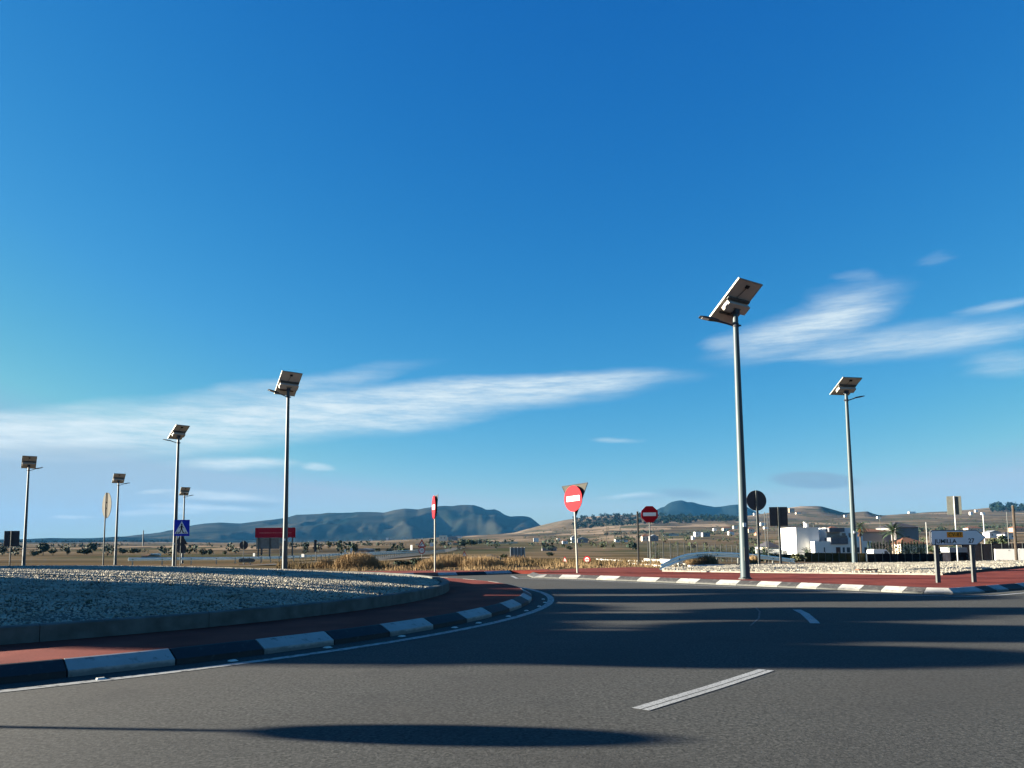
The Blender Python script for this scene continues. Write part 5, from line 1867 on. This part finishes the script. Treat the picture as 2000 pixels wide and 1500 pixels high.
G_tree = [
    (84, 260, 20, 24, 'round dark evergreen in the left field', 'leaf_dark'), (103, 250, 15, 14, 'lower dark bush right of the round evergreen', 'leaf'),
    (65, 240, 16, 12, 'yellow green shrub left of the round evergreen', 'leaf_olive'), (132, 270, 11, 12, 'small dark tree left of the edge-on round sign', 'leaf_dark'),
    (5, 280, 18, 18, 'dark shrub at the left edge under the square sign back', 'leaf_dark'), (180, 300, 15, 24, 'dark tree left of the edge-on round sign post', 'leaf_dark'),
    (165, 290, 26, 12, 'broad grey green bush between the thin signs at left', 'leaf'), (240, 300, 16, 14, 'dark bush right of the thin lamp pole', 'leaf'),
    (262, 320, 22, 11, 'low grey bush left of the lamp with the left arm', 'leaf_olive'), (320, 320, 18, 14, 'dark bush left of the blue crossing sign', 'leaf_dark'),
    (396, 250, 17, 13, 'dark bush right of the blue crossing sign', 'leaf_dark'), (410, 255, 14, 12, 'second dark bush right of the blue crossing sign', 'leaf_dark'),
    (440, 260, 12, 8, 'low bush left of the small dark round sign back', 'leaf'), (662, 420, 12, 16, 'dark tree left of the grey farm shed', 'leaf_dark'),
    (643, 430, 11, 14, 'small dark tree right of the narrow sign back', 'leaf'), (692, 210, 13, 25, 'tall dark tree over the grey farm shed', 'leaf_dark'),
    (598, 330, 14, 18, 'dark bush right of the red hoarding', 'leaf_dark'), (760, 260, 13, 8, 'dark low bush in the field under the white tower house', 'leaf_dark'),
    (785, 260, 22, 9, 'wide green bush right of the dark low bush', 'leaf'), (735, 280, 16, 7, 'faint green shrub in the centre left field', 'leaf_olive'),
    (843, 620, 14, 12, 'dark tree clump above the narrow no entry sign', 'leaf_dark'), (905, 520, 20, 12, 'cypress group right of the cream warehouse', 'leaf_dark'),
    (920, 500, 26, 12, 'second cypress group right of the cream warehouse', 'leaf'), (1234, 330, 21, 15, 'round dark bush left of the slim black post', 'leaf_dark'),
    (984, 80, 18, 12, 'thorny dark shrub on the dry hump', 'leaf'), (1075, 140, 16, 9, 'dark bush around the grey field shed', 'leaf_dark'),
    (1112, 330, 14, 8, 'low bush left of the white pointed roof house', 'leaf_dark'), (1408, 160, 28, 10, 'dark bush row behind the palms', 'leaf_dark'),
    (1440, 175, 26, 12, 'dark hedge end at the left of the big lamp pole', 'leaf_dark'), (1470, 170, 26, 22, 'dark garden hedge right of the big lamp pole', 'leaf_dark'),
    (1500, 160, 24, 14, 'dark bushes in front of the dark pyramid roof', 'leaf_dark'), (1556, 112, 36, 16, 'straggly shrub at the left end of the green fence', 'leaf_olive'),
    (1940, 170, 20, 22, 'olive green tree below the white pillared villa', 'leaf_olive'), (1930, 165, 18, 24, 'yellow green tree just right of the arrow tip', 'leaf_olive'),
    (1965, 175, 26, 30, 'dark garden tree left of the wooden pole', 'leaf'), (1995, 180, 22, 26, 'dark tree at the right edge behind the wooden pole', 'leaf_dark'),
    (1960, 300, 22, 26, 'grey green pine above the white villas at right', 'leaf'), (1936, 320, 20, 20, 'round olive tree right of the thin pale pole', 'leaf_olive'),
    (1865, 260, 46, 14, 'broad dark green tree belt behind the arrow board', 'leaf_dark'), (1830, 270, 40, 12, 'dark green tree belt left part behind the arrow board', 'leaf'),
    (1905, 330, 28, 10, 'dark copse above the arrow board', 'leaf_dark'), (1760, 112, 24, 14, 'leafy green shrub right of the bushy palm', 'leaf'),
    (1779, 113, 26, 15, 'wide green shrub on the bank beside the black fence', 'leaf'), (1731, 113, 14, 12, 'small shrub left of the bushy palm trunk', 'leaf_olive'),
    (787, 46, 30, 13, 'dark hollow shrub right of the straw coloured bush', 'leaf_dark'), (812, 47, 26, 16, 'dark shrub left of the bend sign post', 'leaf_dark'),
    (1100, 420, 10, 6, 'small bush between the far white houses', 'leaf'), (1003, 300, 16, 6, 'low scrub by the long cream field wall', 'leaf_dark'),
]
for px, D, wp, hp, lb, mm_ in G_tree:
    nm = 'shrub' if hp <= 15 else 'tree'
    tree(px, D, wp, hp, lb, mm_, 240 if wp < 20 else 420, nm, cat='shrub' if nm == 'shrub' else 'tree', trunk=0.12 if nm == 'shrub' else 0.2)

# cypress hedge behind the fence, each plant its own
hi = 0
for px in range(1698, 1812, 6):
    b = at(px, 140 + (px % 4))
    H_ = P(px, 1058 + rnd.uniform(-2.5, 4), b.y).z - b.z
    nth = ['first', 'second', 'third', 'fourth', 'fifth', 'sixth', 'seventh', 'eighth', 'ninth', 'tenth', 'eleventh', 'twelfth', 'thirteenth', 'fourteenth', 'fifteenth', 'sixteenth', 'seventeenth', 'eighteenth', 'nineteenth', 'twentieth'][hi]
    hi += 1
    o = thing('cypress', b, rnd.uniform(0, 6), '%s from the left of the dark cypresses below the grey building' % nth, 'cypress', 'dark cypresses in a row behind the white van')
    MB().tube([(0, 0, -0.4), (0, 0, H_ * 0.6)], [0.07, 0.04], 6).build('trunk', M['bark'], o)
    cr = MB()
    for j in range(170):
        t = rnd.random()
        r_ = (0.36 * (1 - t) ** 0.6 + 0.05) * rnd.random() ** 0.4
        a = rnd.uniform(0, 6.28)
        p = Vector((r_ * math.cos(a), r_ * math.sin(a), 0.1 + t * (H_ - 0.1)))
        u = Vector((rnd.gauss(0, 0.5), rnd.gauss(0, 0.5), 1)).normalized()
        v_ = Vector((-math.sin(a), math.cos(a), 0))
        cr.quad(p - v_ * 0.09, p + u * 0.03, p + v_ * 0.09, p + u * 0.34)
    cr.build('crown', M['leaf_dark'], o)

# woods and scrub that read as one mass ---------------------------------
def wood(name, spots, m, label, size):
    mb = MB()
    for px, D, h, n in spots:
        b = at(px, D)
        for _ in range(n):
            u = Vector((rnd.gauss(0, 1), rnd.gauss(0, 1), rnd.gauss(0, 0.8))).normalized() * rnd.random() ** 0.4
            p = b + Vector((u.x * h * 0.6, u.y * h * 0.6, h * 0.5 + u.z * h * 0.5))
            a = Vector((rnd.gauss(0, 1), rnd.gauss(0, 1), rnd.gauss(0, 1))).normalized()
            c = a.cross(Vector((rnd.gauss(0, 1), rnd.gauss(0, 1), rnd.gauss(0, 1)))).normalized()
            s_ = size * h * rnd.uniform(0.6, 1.2)
            mb.quad(p - a * s_, p - c * s_ * 0.8, p + a * s_, p + c * s_ * 0.8)
    o = mb.build(name, M[m])
    return tag(o, label, 'wood', None, 'stuff')
wood('wood', [(rnd.uniform(1120, 1450), rnd.uniform(2000, 2790), rnd.uniform(7, 13), 30) for _ in range(440)], 'leaf_far', 'dark pine wood along the hill crest below the blue peak', 0.2)
wood('wood', [(rnd.uniform(1938, 2060), rnd.uniform(2350, 2790), rnd.uniform(10, 22), 30) for _ in range(100)], 'leaf_far', 'dark pines on the skyline at the right edge', 0.2)
wood('wood', [(rnd.uniform(-60, 330), rnd.uniform(2500, 2795), rnd.uniform(4, 9), 22) for _ in range(200)], 'leaf_far', 'distant treeline along the left horizon', 0.22)
wood('scrub', [(rnd.uniform(-50, 1120), math.exp(rnd.uniform(math.log(240), math.log(2300))), rnd.uniform(1.0, 3.6) ** 1.2, 34) for _ in range(170)], 'leaf_dark', 'scattered scrub dotting the dry plain', 0.16)
wood('scrub', [(rnd.uniform(1050, 2080), rnd.uniform(300, 2600), rnd.uniform(1.2, 4.5), 30) for _ in range(620)], 'leaf', 'scattered scrub on the terraced slope at right', 0.16)
def hedgerow(px0, px1, D0, D1, h, n):
    return [(px0 + (px1 - px0) * t + rnd.uniform(-1, 1), D0 + (D1 - D0) * t, h * rnd.uniform(0.5, 1.2), 22) for t in [rnd.random() for _ in range(n)]]
wood('scrub', hedgerow(1180, 1300, 1150, 1250, 6, 40) + hedgerow(1290, 1450, 1000, 1100, 5, 50) + hedgerow(1200, 1260, 900, 950, 4, 24) + hedgerow(1060, 1170, 700, 760, 3, 30) + hedgerow(1700, 1990, 900, 1000, 6, 60) + hedgerow(1550, 1700, 1500, 1600, 5, 40) + hedgerow(850, 1000, 650, 700, 4, 30) + hedgerow(560, 800, 500, 560, 2.5, 36) + hedgerow(0, 260, 700, 800, 4, 40), 'leaf_dark', 'dark hedgerows between the fields', 0.18)

def area(px0, px1, D0, D1, zadd=0.0):
    def f():
        D = rnd.uniform(D0, D1)
        b = at(rnd.uniform(px0, px1), D)
        return b.x, b.y, b.z + zadd
    return f
def patchy(f):
    def g():
        for _ in range(12):
            p = f()
            if mnoise.noise(Vector((p[0] * 0.45, p[1] * 0.3, 2))) + 0.4 * mnoise.noise(Vector((p[0] * 1.7, p[1] * 1.2, 7))) > 0.02:
                return p
        return p
    return g
def heap(px, D, wm, hm):
    """points over a rounded clump so that blades build up a bush"""
    b = at(px, D)
    def f():
        u = Vector((rnd.gauss(0, 1), rnd.gauss(0, 1), abs(rnd.gauss(0, 1)))).normalized() * rnd.random() ** 0.35
        return b.x + u.x * wm / 2, b.y + u.y * wm / 2, b.z + u.z * hm
    return f
grass('dry_grass', [(patchy(area(640, 1160, 36.0, 47)), 6500), (patchy(area(830, 1120, 46, 62)), 4000), (patchy(area(1120, 1290, 39, 50)), 1500)], M['straw'], 'straw coloured grass on the verge beyond the exit kerb', 0.06, 0.26, 0.014)
grass('dry_grass', [(area(900, 1290, 44, 70), 7000), (area(540, 760, 44, 60), 5000)], M['straw_green'], 'dull olive weeds behind the straw coloured grass', 0.12, 0.42, 0.018)
def clump(px, D, wm, hm, n, label, m='straw'):
    return grass('dry_bush', [(heap(px, D, wm, hm), n)], M[m], label, 0.12, 0.34, 0.012, 'dry bush')
for px, D, wm, hm, n, lb in [
    (697, 44, 2.7, 0.80, 5200, 'large straw coloured dry bush right of the tall lamp pole'),
    (880, 46, 3.2, 0.62, 4200, 'dry grass hump right of the narrow no entry sign'),
    (940, 45, 3.0, 0.50, 3600, 'golden tussock under the small triangle sign'),
    (840, 42, 1.6, 0.35, 1800, 'short tussock at the foot of the narrow no entry sign'),
    (1357, 45, 1.1, 0.42, 1600, 'orange dry bush left of two under the curved guard rail'),
    (1383, 45.5, 1.2, 0.42, 1600, 'orange dry bush right of two under the curved guard rail'),
    (1472, 47, 0.8, 0.35, 900, 'small brown tuft at the foot of the round sign post'),
    (640, 46, 1.6, 0.4, 1400, 'low dry tuft left of the large straw bush'),
    (1010, 50, 2.4, 0.45, 1800, 'olive brown tussock below the mesh enclosure')]:
    o = clump(px, D, wm, hm, n, lb)
    del o['kind']
# pale spoil heap behind the hump
b = at(950, 60)
mb = MB()
NX = 24
for i in range(NX + 1):
    for j in range(9):
        u, v_ = i / NX * 2 - 1, j / 8 * 2 - 1
        h_ = max(0, (1 - u * u)) ** 0.7 * max(0, 1 - v_ * v_) * (0.62 + 0.15 * mnoise.noise(Vector((u * 3, v_ * 3, 0)))) - 0.05
        mb.v.append((b.x + u * 2.2, b.y + v_ * 1.6, b.z + h_))
for i in range(NX):
    for j in range(8):
        a = i * 9 + j
        mb.f.append((a, a + 9, a + 10, a + 1))
o = mb.build('gravel_heap', M['stone_bed'], None, True)
tag(o, 'pale gravel heap behind the small triangle warning sign', 'gravel heap')
# boulders under the curved guard rail
for px, py, lb in ((1316, 1098, 'leftmost pale boulder under the guard rail end'), (1326, 1094.5, 'middle pale boulder under the guard rail end'), (1337, 1097, 'right hand pale boulder under the guard rail end')):
    b = at(px, 43)
    me = MB()
    bm = bmesh.new()
    bmesh.ops.create_icosphere(bm, subdivisions=2, radius=0.13)
    for v_ in bm.verts:
        v_.co *= 1 + 0.3 * mnoise.noise(v_.co * 9 + Vector((px, 0, 0)))
        v_.co.z *= 0.7
    mm2 = bpy.data.meshes.new('boulder')
    bm.to_mesh(mm2)
    bm.free()
    mm2.materials.append(M['wall_cream'])
    o = link('boulder', mm2)
    o.location = P(px, py, 43)
    o.location.z = b.z + 0.06
    tag(o, lb, 'boulder', 'pale boulders under the guard rail end')

# ------------------------------------------------------------------ trees on the island that shade the road
CT = 1 / math.tan(SUN_EL)
SH = Vector((-SDIR.x, -SDIR.y, 0)).normalized()
def shade_tree(cx, cy, hl, hw, zc, label, seed):
    """round clipped tree whose crown shadow is centred near (cx, cy)"""
    rz_ = hl / CT
    t = Vector((cx, cy, 0)) - SH * zc * CT
    r = math.hypot(t.x - RC[0], t.y - RC[1])
    gz = mound_z(t.x, t.y) if r < WR - 0.2 else terr(t.x, t.y)
    if WR - 0.2 <= r < 24 or (r >= 24 and t.y < 33.6):
        gz = 0.0
    o = thing('round_tree', (t.x, t.y, gz), 0, label, 'tree', 'clipped round trees left of the road')
    MB().tube([(0, 0, -0.3), (0.04, 0, (zc - gz) * 0.5), (0, 0, zc - gz)], [0.16, 0.12, 0.07], 8).build('trunk', M['bark'], o)
    bm = bmesh.new()
    bmesh.ops.create_icosphere(bm, subdivisions=4, radius=1.0)
    for v_ in bm.verts:
        k = 0.93 + 0.08 * mnoise.noise(v_.co * 2.2 + Vector((seed, 0, 0))) + 0.05 * mnoise.noise(v_.co * 7 + Vector((seed, 3, 0)))
        v_.co = Vector((v_.co.x * hw * k, v_.co.y * hw * k, v_.co.z * rz_ * k + zc - gz))
    me = bpy.data.meshes.new('crown')
    bm.to_mesh(me)
    bm.free()
    me.materials.append(M['leaf_dark'])
    c_ = link('crown', me, o)
    mb = MB()
    r_ = random.Random(seed)
    for _ in range(1100):
        u = Vector((r_.gauss(0, 1), r_.gauss(0, 1), r_.gauss(0, 1))).normalized()
        p = Vector((u.x * hw, u.y * hw, u.z * rz_ + zc - gz))
        a = Vector((r_.gauss(0, 1), r_.gauss(0, 1), r_.gauss(0, 1))).normalized()
        b_ = a.cross(u)
        mb.quad(p - a * 0.07, p - b_ * 0.05, p + a * 0.07, p + b_ * 0.05)
    mb.build('leaves', M['leaf'], c_)
    return o
# (photo column and row of the shadow centre, half length in m, upper and lower row, crown height)
SHADES = [(1450, 1281, 3.4, 1258, 1306, 4.2), (700, 1262, 4.8, 1230, 1300, 4.4), (1250, 1244, 3.0, 1232, 1262, 4.6), (1850, 1237, 3.8, 1220, 1255, 4.6), (1570, 1226, 2.2, 1213, 1246, 4.8), (880, 1222, 1.8, 1206, 1240, 4.8), (1050, 1205, 5.0, 1199, 1212, 5.0), (1620, 1199, 2.2, 1186, 1214, 5.0), (1900, 1194, 5.0, 1186, 1201, 5.0), (1030, 1188, 1.1, 1178, 1198, 5.0), (1320, 1170, 5.0, 1163.5, 1177, 5.2), (1620, 1166, 3.6, 1158, 1175, 5.2), (1180, 1155.5, 6.0, 1150, 1160.5, 5.4)]
ORD = ['first', 'second', 'third', 'fourth', 'fifth', 'sixth', 'seventh', 'eighth', 'ninth', 'tenth', 'eleventh', 'twelfth', 'thirteenth', 'fourteenth', 'fifteenth', 'sixteenth']
for i, (sx0, sy0, hl_, yt_, yb_, zc_) in enumerate(SHADES):
    cc = G(sx0, sy0, 0)
    hw_ = (G(sx0, yt_, 0).y - G(sx0, yb_, 0).y) / 2
    shade_tree(cc.x, (G(sx0, yt_, 0).y + G(sx0, yb_, 0).y) / 2, hl_, hw_ * 1.04, zc_, '%s of the clipped round trees left of the road counted away from the camera' % ORD[i], 3 + i)
for i, (cx_, cy_, hl_, hw_, zc_, lb) in enumerate([(-9.0, 11.95, 9.0, 2.5, 5.2, 'broad dark round tree left of the road, the nearer of two'), (-8.0, 19.1, 9.5, 2.2, 5.4, 'broad dark round tree left of the road, the farther of two')]):
    shade_tree(cx_, cy_, hl_, hw_, zc_, lb, 40 + i)
# round sign left of the camera that throws the near lens shaped shadow
sc_ = G(900, 1435, 0)
tpos = sc_ - SH * 2.1 * CT
o = thing('round_sign', (tpos.x, tpos.y, 0), 0, 'round sign on a post standing left of the road outside the view', 'road sign')
post(o, 0, 2.3, 0.035, 'galv')
o.rotation_euler = (0, 0, math.radians(-80))
MB().prism(disc(0.29, 32, 0, 2.1), -0.06, -0.04).build('sign_plate', M['sign_blue'], o)

# small weeds growing through the mound gravel
def weeds_at():
    r = (WR - 0.6) * math.sqrt(rnd.random())
    a = rnd.uniform(-2.2, 0.4)
    return RC[0] + r * math.cos(a), RC[1] + r * math.sin(a)
spots_ = [weeds_at() for _ in range(70)]
def weed_pt():
    x, y = spots_[rnd.randrange(70)]
    x += rnd.gauss(0, 0.06)
    y += rnd.gauss(0, 0.06)
    return x, y, mound_z(x, y) + 0.01
grass('weeds', [(weed_pt, 1600)], M['leaf'], 'small dark weeds growing through the gravel of the mound', 0.02, 0.07, 0.008, 'weeds')
# aerials and wires of the village
for px_, D_, top_, lb_ in ((1606, 168, 1016, 'thin aerial on the roof terrace of the modern villa'), (1738, 190, 1004, 'thin aerial above the grey blank walled building')):
    b = at(px_, D_)
    zt_ = P(px_, top_, D_).z - b.z
    zb2 = P(px_, 1030, D_).z - b.z
    o = thing('aerial', (b.x, b.y + 4, b.z), 0, lb_, 'aerial')
    MB().tube([(0, 0, zb2 - 0.6), (0, 0, zt_)], 0.05, 6).build('mast', M['galv'], o)
    mb = MB()
    for j in range(4):
        mb.box(-0.5 + 0.08 * j, 0.5 - 0.08 * j, -0.02, 0.02, zt_ - 0.1 - 0.25 * j, zt_ - 0.06 - 0.25 * j)
    mb.build('elements', M['galv'], o)
